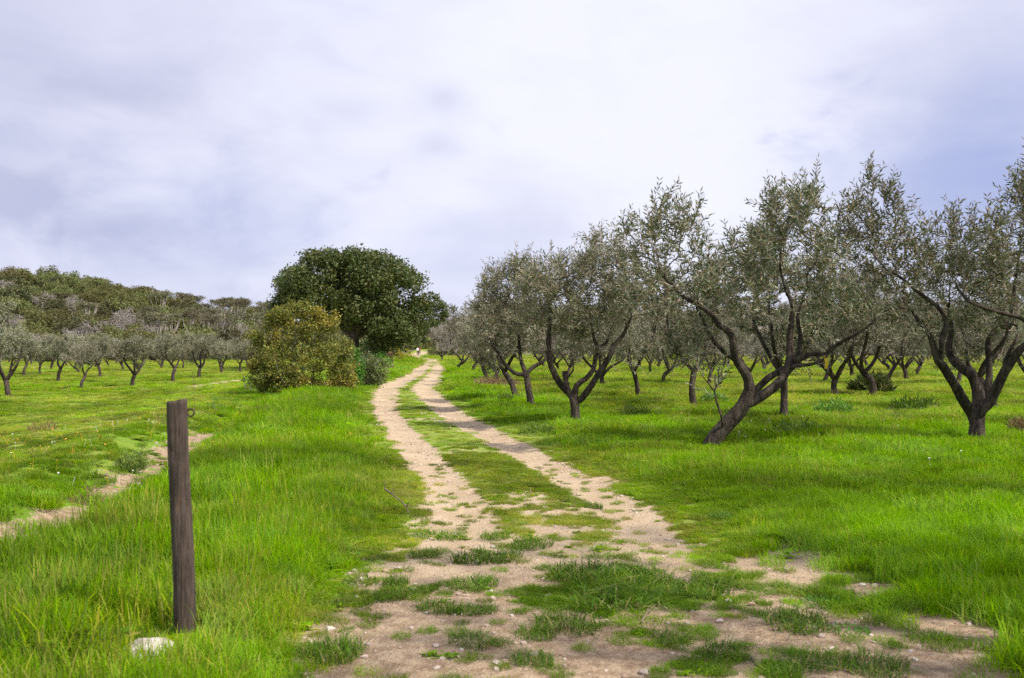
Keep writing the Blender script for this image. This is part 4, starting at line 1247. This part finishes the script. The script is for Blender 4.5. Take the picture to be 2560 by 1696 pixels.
x = np.where(kk, rng.normal(-7.6, 1.6, n), rng.uniform(3, 11, n)); y = np.where(kk, rng.uniform(10, 22, n), rng.uniform(12, 24, n))
ok_ = N2(x + 4, y + 4, .6, 2) > .46; x, y, kk = x[ok_], y[ok_], kk[ok_]; n = len(x)
sz = rng.uniform(.012, .022, n)
scatter('wildflowers', np.stack([x, y, land(x, y) + .13], -1), np.stack([sz, sz, sz], -1), np.stack([rng.normal(0, .3, n), rng.normal(0, .3, n), rng.uniform(0, 6.28, n)], -1), rng.integers(0, 2, n), np.where(kk, rng.choice([.1, .1, .1, .9], n), .9), np.ones(n), fcol, 'scattered small orange and white wild flowers')

# pebbles on the bare earth
PB = []
for i in range(5):
    rg = np.random.default_rng(700 + i); g = Geo()
    import bmesh
    bm = bmesh.new(); bmesh.ops.create_icosphere(bm, subdivisions=1, radius=1)
    v = np.array([q.co for q in bm.verts]) * rg.uniform(.7, 1.2, (len(bm.verts), 1)) * np.array([1, .8, .55]); f = [[q.index for q in fc.verts] for fc in bm.faces]; bm.free()
    g.add(v, None, f); PB.append(g)
m, t = mat('pebble'); M['pebble'] = m
tv = t.n('ShaderNodeAttribute', attribute_type='INSTANCER', attribute_name='tint').outputs['Fac']
c = t.mix(tv, (.50, .42, .36), (.27, .15, .10)); c = t.mix(t.math('GREATER_THAN', tv, .8), c, (.50, .44, .38))
p = t.n('ShaderNodeBsdfPrincipled', ins={'Base Color': c, 'Roughness': .9, 'Specular IOR Level': .15}); finish(t, p.outputs[0])
pcol = proto_collection('pebble_shapes', [g.mesh('pebble_shape', M['pebble']) for g in PB])
x, y = zone(4.0, 30, 110, .30, 1.5)
b0 = bare(x, y); kp = (b0 > .4) & (rng.random(len(x)) < np.where(y < 8, 1.0, .75)); x, y = x[kp], y[kp]
sz = np.clip(rng.lognormal(-4.8, .6, len(x)), .003, .030)
scatter('pebbles', np.stack([x, y, land(x, y) + sz * .2], -1), np.stack([sz, sz, sz], -1), rng.uniform(0, 6.28, (len(x), 3)) * np.array([.05, .05, 1]), rng.integers(0, 5, len(x)), rng.random(len(x)), np.ones(len(x)), pcol, 'small loose pebbles strewn over the bare track')

# scrub on the wood floor
SB = []
for i in range(3):
    rg = np.random.default_rng(760 + i); g = Geo()
    lump_leaves(g, scatter_lumps(3.2, 1.5, 3.0, 9, .6, rg), 7, .36, .5, rg, .5); SB.append(g.mesh('scrub_shape', M['maquis' if i else 'maquis_dark']))
scol = proto_collection('scrub_shapes', SB)
n = 5200
px = rng.uniform(-150, 2720, n); r = np.sqrt(rng.uniform(168 ** 2, 410 ** 2, n)); th = np.arctan((px - 1280) / F)
x, y = r * np.sin(th), r * np.cos(th)
kp = (np.abs(x - track_c(y)) > 3.5) | (y > 222); x, y = x[kp], y[kp]; n = len(x)
sz = rng.uniform(.8, 1.5, n)
scatter('undergrowth', np.stack([x, y, land(x, y) - .1], -1), np.stack([sz, sz, sz * rng.uniform(.8, 1.4, n)], -1), np.stack([np.zeros(n), np.zeros(n), rng.uniform(0, 6.28, n)], -1), rng.integers(0, 3, n), rng.random(n), np.ones(n), scol, 'dense evergreen scrub covering the hill slopes')


# ------------------------------------------------------------------ the wooden post with its ring, and the white rock
m, t = mat('weathered_wood'); M['wood'] = m
oc = t.n('ShaderNodeTexCoord').outputs['Object']
st = t.vmath('MULTIPLY', oc, (1, 1, .045))
a = t.noise(st, 95.0, 6.0, .7, .4); b = t.noise(t.vmath('MULTIPLY', oc, (1, 1, .25)), 14.0, 4.0, .6, .5); e = t.noise(oc, 5.0, 3.0)
c = t.mix(t.ramp(a, .32, .70), (.030, .021, .017), (.112, .084, .070))
c = t.mix(t.ramp(b, .55, .72, 0, .8), c, (.035, .026, .022))
c = t.mix(t.ramp(t.noise(t.vmath('MULTIPLY', oc, (1, 1, .12)), 22.0, 2.0), .66, .74, 0, .7), c, (.22, .12, .05))
c = t.mix(t.ramp(e, .5, .72, 0, .45), c, (.13, .10, .085))
bp = t.n('ShaderNodeBump', ins={'Strength': .8, 'Distance': .006, 'Height': a})
p = t.n('ShaderNodeBsdfPrincipled', ins={'Base Color': c, 'Roughness': .85, 'Specular IOR Level': .2, 'Normal': bp.outputs[0]}); finish(t, p.outputs[0])
M['rust'] = plain_mat('rusty_iron', (.055, .030, .020), .75, .35, .5, 60, .4)
m, t = mat('white_limestone'); M['lime'] = m
oc = t.n('ShaderNodeTexCoord').outputs['Object']
a = t.noise(oc, 9.0, 6.0, .65); b = t.noise(oc, 40.0, 4.0, .6)
c = t.mix(t.ramp(a, .38, .62), (.34, .29, .24), (.58, .54, .49)); c = t.mix(t.ramp(b, .55, .7, 0, .5), c, (.26, .21, .165))
bp = t.n('ShaderNodeBump', ins={'Strength': .9, 'Distance': .02, 'Height': t.math('ADD', a, t.math('MULTIPLY', b, .5))})
p = t.n('ShaderNodeBsdfPrincipled', ins={'Base Color': c, 'Roughness': .9, 'Specular IOR Level': .15, 'Normal': bp.outputs[0]}); finish(t, p.outputs[0])

pb = px3(462, 1585, PD); pz = gz(pb[0], PD)
pt = px3(444, 1001, PD)
root = empty('wooden_post', (pb[0], PD, pz))
g = Geo(); rp = np.random.default_rng(5)
zs = np.concatenate([[-.12], np.linspace(0.0, pt[2] - pz, 64)])
th = np.linspace(0, 2 * np.pi, 40, endpoint=False)
V = []
for z in zs:
    f = np.clip(z / zs[-1], 0, 1)
    cx = (pt[0] - pb[0]) * f + .004 * math.sin(z * 4.2); cy = .003 * math.sin(z * 3 + 1)
    r = .0595 - .0055 * f
    rr = r * (1 + .022 * np.sin(3 * th + 1.2 + z) + .014 * np.sin(7 * th + z * 3) + .012 * np.sin(13 * th + 2) + rp.normal(0, .004, 40))
    # drying check (a long crack) on the side towards the camera, and two dents
    gap = np.angle(np.exp(1j * (th - (4.80 + .05 * math.sin(z * 5)))))
    rr -= .007 * np.exp(-(gap / .075) ** 2) * smoothstep(.35, .6, f)
    for (zk, ak, dk, sk_) in ((1.02, 4.35, .010, .022), (.82, 4.25, .007, .07), (.57, 4.75, .004, .03), (.30, 4.5, .003, .05)):
        ga = np.angle(np.exp(1j * (th - ak)))
        rr -= dk * np.exp(-((z - zk) / sk_) ** 2 - (ga / .28) ** 2)
    ztilt = z + (np.cos(th) * r * .16 + .003 * np.sin(5 * th) if z == zs[-1] else 0)
    V.append(np.stack([cx + rr * np.cos(th), cy + rr * np.sin(th), np.broadcast_to(ztilt, th.shape)], -1))
V = np.array(V); mm, ss = V.shape[:2]; i = np.arange(mm * ss).reshape(mm, ss); j = np.roll(i, -1, 1)
q = np.stack([i[:-1], j[:-1], j[1:], i[1:]], -1).reshape(-1, 4)
vv = np.concatenate([V.reshape(-1, 3), V[-1].mean(0, keepdims=True) + [[0, 0, -.004]]])
g.add(vv, q, np.stack([i[-1], j[-1], np.full(ss, mm * ss)], -1))
g.build('shaft', M['wood'], root, smooth=True)
# ring bolt
rc = px3(476.5, 1032, PD) - np.array([pb[0], PD, pz])
g = Geo(); n1, n2 = 28, 10
A_, B_ = np.meshgrid(np.linspace(0, 2 * np.pi, n1, endpoint=False), np.linspace(0, 2 * np.pi, n2, endpoint=False), indexing='ij')
Rm, rm = .0195, .0052
v = np.stack([rc[0] + (Rm + rm * np.cos(B_)) * np.cos(A_), rc[1] + rm * np.sin(B_), rc[2] + (Rm + rm * np.cos(B_)) * np.sin(A_)], -1).reshape(-1, 3)
ii = np.arange(n1 * n2).reshape(n1, n2)
g.add(v, np.stack([ii, np.roll(ii, -1, 0), np.roll(np.roll(ii, -1, 0), -1, 1), np.roll(ii, -1, 1)], -1).reshape(-1, 4))
rb = g.build('iron_ring', M['rust'], root, smooth=True)
g = Geo(); sweep(g, [rc + (-.015, 0, 0), rc + (-.028, 0, 0), rc + (-.06, 0, 0)], [.0062, .0062, .0062], 8); g.build('bolt', M['rust'], rb)
tag(root, 'weathered grey-brown wooden post with an iron ring near its top', 'post')


def stone(name, loc, dims, seed, matn, label, cat, group=None, sub=3, rough=.16, rz=0.0):
    bm = bmesh.new(); bmesh.ops.create_icosphere(bm, subdivisions=sub, radius=1)
    rs = np.random.default_rng(seed); planes = nrm(rs.normal(size=(11, 3))); off = rs.uniform(.62, .95, 11)
    for vx in bm.verts:
        p_ = np.array(vx.co)
        for pl, of in zip(planes, off):
            d_ = p_ @ pl
            if d_ > of: p_ = p_ - pl * (d_ - of) * .9
        p_ = p_ * (1 + rough * (mnoise.noise(Vector(p_ * 2.3 + seed)) * .6 + mnoise.noise(Vector(p_ * 6 + seed)) * .25))
        vx.co = p_ * np.array(dims)
    me = bpy.data.meshes.new(name); bm.to_mesh(me); bm.free(); me.materials.append(M[matn])
    o = bpy.data.objects.new(name, me); COL.objects.link(o); o.location = loc; o.rotation_euler = (0, 0, rz)
    tag(o, label, cat, group)
    return o


rx, ry = spot(372, 1655)
stone('rock', (rx, ry, gz(rx, ry) + .05), (.145, .11, .075), 3, 'lime', 'white limestone rock lying in the grass at the foot of the wooden post', 'rock', rough=.2)
M['stone'] = plain_mat('pale_stone', (.40, .33, .28), .9, .15, .25, 14, .5)
for i, (px, py, wpx, lab) in enumerate([
        (1090, 1617, 24, 'pale flat stone on the bare earth, leftmost of the larger stones'), (1105, 1648, 20, 'reddish stone just below the pale flat stone'), (1092, 1672, 24, 'whitish stone near the bottom edge under the reddish stone'),
        (998, 1424, 30, 'long pale stone at the left edge of the track beside the long grass'), (1240, 1674, 22, 'pale stone near the bottom edge below the small grass tuft'), (1610, 1685, 40, 'buff stone half buried at the bottom edge right of centre'),
        (2085, 1566, 26, 'pale stone on the bare patch at the right side of the track'), (2052, 1592, 26, 'second pale stone just left of the pale one on the right bare patch'), (1720, 1560, 18, 'small pale stone right of the forked twig'), (1752, 1646, 22, 'whitish stone on the right half of the bare foreground'),
        (1670, 1560, 20, 'flat stone just beyond the forked twig'), (920, 1614, 22, 'pale stone at the left border of the bare foreground'), (845, 1512, 18, 'small stone at the grass border left of the bare foreground'), (1185, 1590, 16, 'small rounded stone in the middle of the bare foreground')]):
    x, y = spot(px, py); r = wpx * y / F * .5
    stone('stone', (x, y, gz(x, y) + r * .15), (r, r * .8, r * .5), 40 + i, 'stone', lab, 'stone', 'larger loose stones on the track', 2, .12, rng.uniform(0, 6))

# heap of bare orange earth behind the golden bush
x, y = spot(812, 982); y += 2.2; x = (812 - 1280) / F * y
stone('earth_mound', (x, y, gz(x, y)), (1.15, .9, .42), 77, 'lime', 'heap of bare orange earth at the foot of the golden bush', 'earth mound', rough=.25)
M['orange'] = plain_mat('orange_earth', (.40, .25, .17), .95, .1, .25, 4.0, .6)
bpy.data.objects['earth_mound'].data.materials[0] = M['orange']


# ------------------------------------------------------------------ grass tufts on the bare ground, each one a thing
TUFT = [blade_clump(600 + i, 430, .19, .25, 1.0, .14, .0050).mesh('tuft_blades', None) for i in range(4)]
m, t = mat('tuft_blade'); M['tuft'] = m
ri = t.n('ShaderNodeNewGeometry').outputs['Random Per Island']; oi = t.n('ShaderNodeObjectInfo').outputs['Random']
c = t.mix(ri, (.050, .125, .008), (.15, .27, .012)); c = t.mix(t.math('GREATER_THAN', t.math('FRACT', t.math('MULTIPLY', ri, 31.7)), .88), c, (.40, .34, .12))
hs = t.n('ShaderNodeHueSaturation', ins={'Color': c, 'Value': t.math('ADD', .75, t.math('MULTIPLY', oi, .5))})
p = t.n('ShaderNodeBsdfPrincipled', ins={'Base Color': hs.outputs[0], 'Roughness': .55, 'Specular IOR Level': .2}); tr = t.n('ShaderNodeBsdfTranslucent', ins={'Color': hs.outputs[0]})
mx = t.n('ShaderNodeMixShader', ins={0: .35, 1: p.outputs[0], 2: tr.outputs[0]}); finish(t, mx.outputs[0])
for me in TUFT: me.materials.clear(); me.materials.append(M['tuft'])
TF = [(1215, 1400, 1.9, .075, 'largest dark tuft between the ruts'), (1180, 1465, 1.3, .06, 'rounded tuft just below the largest tuft'), (1060, 1390, 1.0, .05, 'tuft against the left grass edge above the bare earth'),
      (1100, 1525, 1.1, .05, 'tuft in the middle of the bare earth'), (1185, 1530, 1.0, .04, 'thin flat tuft right of the mid-earth tuft'), (990, 1460, .8, .06, 'small tuft nearest the long grass on the left'), (975, 1495, .9, .06, 'tuft below the small left tuft by the long grass'),
      (1050, 1480, .7, .035, 'faint little tuft between the left tufts'), (1330, 1655, .9, .05, 'lone tuft low in the middle near the bottom edge'), (1180, 1605, 1.1, .035, 'flat thin tuft left of the lone bottom tuft'), (1420, 1570, 1.5, .07, 'bushy tuft on the lower left of the dark turf patch'),
      (1340, 1590, 1.0, .05, 'tuft between the mid-earth tuft and the bushy tuft'), (1460, 1440, 2.0, .085, 'big dark tuft at the top of the dark turf patch'), (1600, 1450, 2.0, .08, 'big dark tuft in the middle of the dark turf patch'), (1540, 1510, 2.2, .085, 'broad dark tuft at the lower side of the dark turf patch'),
      (1760, 1480, 1.8, .07, 'dark tuft at the right end of the dark turf patch'), (1680, 1600, .9, .05, 'small tuft just below the forked twig'), (1810, 1635, 1.2, .05, 'tuft on the bare earth right of the forked twig'), (1990, 1560, 1.6, .07, 'tuft bordering the right bare patch on its left'),
      (2040, 1660, 1.2, .06, 'tuft near the bottom edge right of centre'), (2190, 1670, 1.4, .06, 'tuft near the bottom right corner'), (1950, 1680, 1.0, .06, 'tuft at the bottom edge between two right tufts'), (1330, 1365, 1.5, .06, 'dark tuft on the strip between the ruts beyond the largest'),
      (1240, 1345, 1.1, .05, 'low tuft at the head of the left rut end'), (1480, 1270, .9, .05, 'small tuft alone on the right rut'), (830, 1640, 1.3, .09, 'tuft on the left border of the bare foreground'), (1100, 1345, 1.6, .05, 'long low dark tuft left of the left rut end')]
for i, (px, py, sc, hh_, lab) in enumerate(TF):
    x, y = spot(px, py)
    o = bpy.data.objects.new('grass_tuft', TUFT[i % 4]); COL.objects.link(o)
    o.location = (x, y, gz(x, y)); o.rotation_euler = (0, 0, rng.uniform(0, 6.28)); o.scale = (sc * .78, sc * .62, hh_ * 1.35)
    tag(o, lab, 'grass tuft', 'grass tufts on the bare track')


# ------------------------------------------------------------------ weeds and small shrubs standing out of the sward
def weed_clump(px, py, wpx, hpx, label, leaf='weed_dark', n=150, name='weed_clump', lw=.16):
    x, y = spot(px, py); k = y / F; w_, h_ = wpx * k, hpx * k * 1.05 + .04
    rg = np.random.default_rng(int(px) * 7 + int(py)); g = Geo()
    a = rg.uniform(0, 6.283, n); rr = w_ * .36 * np.sqrt(rg.random(n))
    n = n * 4
    a = rg.uniform(0, 6.283, n); rr = w_ * .5 * np.sqrt(rg.random(n)); dome = np.sqrt(np.clip(1 - (rr / (w_ * .52)) ** 2, .05, 1)) * (.6 + .6 * rg.random(n))
    P = np.stack([rr * np.cos(a), rr * np.sin(a), h_ * .55 * dome * rg.random(n) - .01], -1)
    D = np.stack([np.cos(a) * .5, np.sin(a) * .5, np.ones(n)], -1) + rg.normal(0, .5, (n, 3))
    L_ = h_ * rg.uniform(.16, .42, n)
    leaves(g, P, D, L_, L_ * lw, rg, fold=.25)
    o = g.build(name, M[leaf]); o.location = (x, y, gz(x, y))
    tag(o, label, 'weed', 'weed clumps in the sward')
    return o


for a in [(2085, 1040, 90, 55, 'dark green weed clump below the vase-shaped olive'), (2290, 1032, 110, 55, 'broad dark weed clump left of the four-limbed olive'), (1995, 1095, 130, 62, 'large dark weed clump right of the leaning trunk'),
          (1592, 1045, 70, 42, 'weed clump at the foot of the slender upright olive'), (1785, 1010, 60, 40, 'weed clump left of the leaning trunk, under the thin shoot'), (2240, 1060, 60, 34, 'small weed clump below the broad dark weed clump'),
          (1345, 1085, 90, 34, 'leafy weed clump on the right verge below the slim straight-trunked olive'), (1805, 1300, 70, 24, 'weed clump at the edge of the right verge beside the rut'), (1265, 1010, 30, 36, 'upright weed left of the slim straight trunk')]:
    weed_clump(*a)
weed_clump(1240, 968, 110, 42, 'tawny dry grass clump round the feet of the forked olives', 'deadleaf', 260, 'dry_grass', .06)
weed_clump(2552, 1092, 50, 70, 'brown-green rush tussock at the right edge', 'deadleaf', 200, 'tussock', .05)
weed_clump(108, 1080, 62, 50, 'brown twiggy dead weed in the left field', 'deadleaf', 60, 'dead_weed', .05)
weed_clump(400, 1070, 30, 60, 'sparse dead weed stems just left of the post', 'deadleaf', 16, 'dead_weed', .03)
weed_clump(215, 1265, 90, 70, 'reddish brown dead weed on the edge of the gully', 'deadleaf', 60, 'dead_weed', .05)
weed_clump(330, 1180, 60, 70, 'greyish weed clump on the bank left of the post', 'weed', 120, 'weed_clump', .10)
weed_clump(2060, 1512, 120, 18, 'low broad-leaved weed at the right border of the bare patch', 'weed_dark', 70, 'weed_clump', .4)
weed_clump(2120, 1580, 110, 16, 'low broad-leaved weed below the one bordering the right bare patch', 'weed_dark', 60, 'weed_clump', .4)
weed_clump(900, 1460, 90, 18, 'grey-green rosette weed at the left edge of the track', 'weed', 50, 'weed_clump', .38)
# leafy suckers round the foot of the dark olive
weed_clump(2178, 985, 90, 62, 'skirt of leafy suckers round the foot of the dark olive', 'oak', 420, 'sucker_growth', .25)
# small green shrub and stalks beyond the post
x, y = spot(535, 1032)
bushy('shrub', (x, y, gz(x, y)), scatter_lumps(.42, .46, .4, 22, .075, ro), 260, .035, .35, 'weed_dark', ro, 'small dark green shrub just right of the post ring', 'shrub', None, 5, .006)
x, y = spot(485, 1035)
root = empty('dead_thistle', (x, y, gz(x, y))); g = Geo(); k = y / F
pz_ = [np.array([0, 0, -.05]), np.array([.01, 0, 25 * k]), np.array([-.005, 0, 60 * k]), np.array([0, 0, 105 * k])]
p_, r_ = smooth_line(pz_, [.006, .005, .004, .002], .05); sweep(g, p_, r_, 5)
rg = np.random.default_rng(9)
for _ in range(22):
    z = rg.uniform(.45, 1) * 104 * k; e = np.array([rg.normal(0, .05), rg.normal(0, .05), z + rg.uniform(.01, .05)])
    sweep(g, [[0, 0, z], e], [.002, .0012], 3)
g.build('stem', M['stick'], root); g = Geo(); n = 60
P = np.stack([rg.normal(0, .045, n), rg.normal(0, .045, n), rg.uniform(.5, 1.0, n) * 105 * k], -1); leaves(g, P, rg.normal(size=(n, 3)), .03, .012, rg); g.build('leaves', M['deadleaf'], root)
tag(root, 'tall thin dead thistle stalk rising behind the post ring', 'plant')


def twig_thing(name, pts, r, label, cat='stick', sidetwigs=()):
    P = []
    for (px, py, dz) in pts:
        x, y = spot(px, py); P.append(np.array([x, y, gz(x, y) + dz]))
    o0 = P[0].copy(); g = Geo(); p_, r_ = smooth_line(np.array(P) - o0, np.linspace(r, r * .45, len(P)), .04); sweep(g, p_, r_, 6, cap=True)
    for (k, v) in sidetwigs: sweep(g, [p_[int(k * (len(p_) - 1))], p_[int(k * (len(p_) - 1))] + np.array(v)], [r * .6, r * .25], 4)
    o = g.build(name, M['stick'], None, True); o.location = o0
    tag(o, label, cat)
    return o


twig_thing('twig', [(1602, 1562, .012), (1618, 1545, .03), (1640, 1532, .05)], .006, 'pale forked twig lying on the edge of the dark turf', sidetwigs=[(.5, (.04, .02, .03))])
twig_thing('twig', [(1878, 1648, .01), (1895, 1668, .012)], .010, 'short dark twig on the bare earth at lower right', sidetwigs=[])
twig_thing('dead_branch', [(962, 1262, .16), (985, 1272, .13), (1012, 1290, .10), (1022, 1298, .06)], .009, 'dark dead branch sticking out of the long grass left of the rut', 'branch',
           sidetwigs=[(.0, (.01, 0, .09)), (.35, (.02, 0, .08)), (.7, (-.05, -.05, .05)), (.9, (.03, -.04, .06)), (.8, (.07, 0, -.02))])

# yellow strip hanging from a limb of the leaning olive
td = spot(1768, 1121)[1] - .05
root = empty('yellow_tag', tuple(px3(2065, 922, td)))
g = Geo(); wv = []
for q in np.linspace(0, 1, 7):
    wv += [(-.020 + .008 * math.sin(q * 5), .004 * math.sin(q * 9), q * .20), (.020 + .008 * math.sin(q * 5), .006 * math.cos(q * 7), q * .20), (.020 + .008 * math.sin(q * 5), .012 + .006 * math.cos(q * 7), q * .20), (-.020 + .008 * math.sin(q * 5), .012 + .004 * math.sin(q * 9), q * .20)]
i = np.arange(28).reshape(7, 4); j = np.roll(i, -1, 1)
g.add(wv, np.concatenate([np.stack([i[:-1], j[:-1], j[1:], i[1:]], -1).reshape(-1, 4), [[0, 1, 2, 3]], [[24, 25, 26, 27]]]))
M['yellow'] = plain_mat('yellow_plastic', (.62, .40, .01), .5, .4, .1); g.build('strip', M['yellow'], root)
g = Geo(); sweep(g, [[0, .006, .195], [.004, .006, .205], [.002, .006, .222]], [.003, .003, .003], 5); g.build('string', M['stick'], root)
tag(root, 'yellow plastic strip hanging from a low limb tip of the leaning olive', 'tag')


# ------------------------------------------------------------------ the two walkers far down the track
def walker(px, py, d, face, top, legs, hair, label, stride=.22, flip=1):
    """one skinned figure in mid-stride, seen from the front"""
    J = {'pel': (0, 0, .96, .135, .10), 'wst': (0, 0, 1.10, .125, .095), 'chs': (0, .01, 1.32, .150, .105), 'nkb': (0, 0, 1.46, .075, .065), 'nk': (0, -.01, 1.52, .052, .055), 'hd': (0, -.015, 1.63, .078, .095), 'tp': (0, -.01, 1.72, .062, .075), 'ns': (0, -.115, 1.62, .014, .018)}
    E = [('pel', 'wst'), ('wst', 'chs'), ('chs', 'nkb'), ('nkb', 'nk'), ('nk', 'hd'), ('hd', 'tp'), ('hd', 'ns')]
    for s, sg in (('l', 1), ('r', -1)):
        f = stride * sg * flip
        J['hip' + s] = (.09 * sg, 0, .90, .092, .095); J['kn' + s] = (.10 * sg, -f * .55 - .05, .50, .060, .062); J['an' + s] = (.10 * sg, -f + .03, .10, .040, .042); J['toe' + s] = (.11 * sg, -f - .14, .035, .038, .028)
        J['sh' + s] = (.185 * sg, 0, 1.41, .056, .056); J['el' + s] = (.25 * sg, f * .35 + .04, 1.14, .042, .042); J['wr' + s] = (.26 * sg, f * .8 - .05, .92, .028, .028); J['pa' + s] = (.262 * sg, f * .85 - .075, .85, .034, .020)
        E += [('pel', 'hip' + s), ('hip' + s, 'kn' + s), ('kn' + s, 'an' + s), ('an' + s, 'toe' + s), ('chs', 'sh' + s), ('sh' + s, 'el' + s), ('el' + s, 'wr' + s), ('wr' + s, 'pa' + s)]
        for q in range(4):
            J['f%d%s' % (q, s)] = (.262 * sg, f * .85 - .10 + q * .018, .775 + abs(q - 1.4) * .012, .009, .009); E.append(('pa' + s, 'f%d%s' % (q, s)))
        J['th' + s] = (.250 * sg, f * .85 - .12, .83, .010, .010); E.append(('pa' + s, 'th' + s))
    ks = list(J); me = bpy.data.meshes.new('body')
    me.from_pydata([J[k][:3] for k in ks], [(ks.index(a), ks.index(b)) for a, b in E], [])
    o = bpy.data.objects.new('tmp_body', me); COL.objects.link(o)
    sm = o.modifiers.new('skin', 'SKIN'); sm.use_smooth_shade = True
    for i, k in enumerate(ks): me.skin_vertices[0].data[i].radius = J[k][3:5]; me.skin_vertices[0].data[i].use_root = (k == 'pel')
    ss_ = o.modifiers.new('sub', 'SUBSURF'); ss_.levels = ss_.render_levels = 2
    dg = bpy.context.evaluated_depsgraph_get(); bmx = bpy.data.meshes.new_from_object(o.evaluated_get(dg)); bpy.data.objects.remove(o)
    bmx.materials.clear()
    for mm_ in (M['skin'], M[top], M[legs], M['shoe'], M['eye']): bmx.materials.append(mm_)
    for pl in bmx.polygons:
        c_ = pl.center; z = c_.z
        arm = abs(c_.x) > .19 and z < 1.30
        pl.material_index = 3 if z < .10 else (0 if (arm and z < 1.12) else (2 if (z < .98 and not arm) else (1 if z < 1.49 else 0)))
        if abs(abs(c_.x) - .03) < .016 and c_.y < -.075 and abs(z - 1.645) < .012: pl.material_index = 4
    x = (px - 1280) / F * d
    root = empty('person', (x, d, gz(x, d)), face)
    b = bpy.data.objects.new('body', bmx); COL.objects.link(b); b.parent = root
    bm = bmesh.new(); bmesh.ops.create_icosphere(bm, subdivisions=3, radius=1)
    for vx in bm.verts:
        c_ = vx.co.copy(); k = 1 + .05 * mnoise.noise(c_ * 5)
        vx.co = Vector((c_.x * .098 * k, .012 + c_.y * .112 * k, 1.672 + c_.z * .105 * k))
    bmesh.ops.delete(bm, geom=[v_ for v_ in bm.verts if v_.co.y < -.055 and v_.co.z < 1.70 or v_.co.z < 1.60], context='VERTS')
    hm = bpy.data.meshes.new('hair'); bm.to_mesh(hm); bm.free(); hm.materials.append(M[hair])
    for pl in hm.polygons: pl.use_smooth = True
    h = bpy.data.objects.new('hair', hm); COL.objects.link(h); h.parent = root
    tag(root, label, 'person', 'walkers on the track')
    return root


for nme, colr in (('skin', (.50, .31, .22)), ('white_cloth', (.78, .77, .80)), ('red_cloth', (.22, .02, .035)), ('dark_cloth', (.022, .022, .03)), ('shoe', (.05, .045, .04)), ('eye', (.02, .015, .012)), ('brown_hair', (.05, .03, .02))):
    M[nme] = plain_mat(nme, colr, .8, .2, .12, 12)
walker(1044, 889, 186.0, 0.1, 'white_cloth', 'dark_cloth', 'brown_hair', 'person in a white top and dark trousers walking down the track')
walker(1048.5, 887, 190.0, -.1, 'red_cloth', 'dark_cloth', 'brown_hair', 'person in a dark red top walking close behind the one in white', flip=-1)


# habits that no spot used are not part of the place
for o in [p for k, p in enumerate(HAB) if not used[k]] + [p for l in PROT.values() for p in l if p.name not in hused]:
    for ch in list(o.children): bpy.data.objects.remove(ch)
    bpy.data.objects.remove(o)
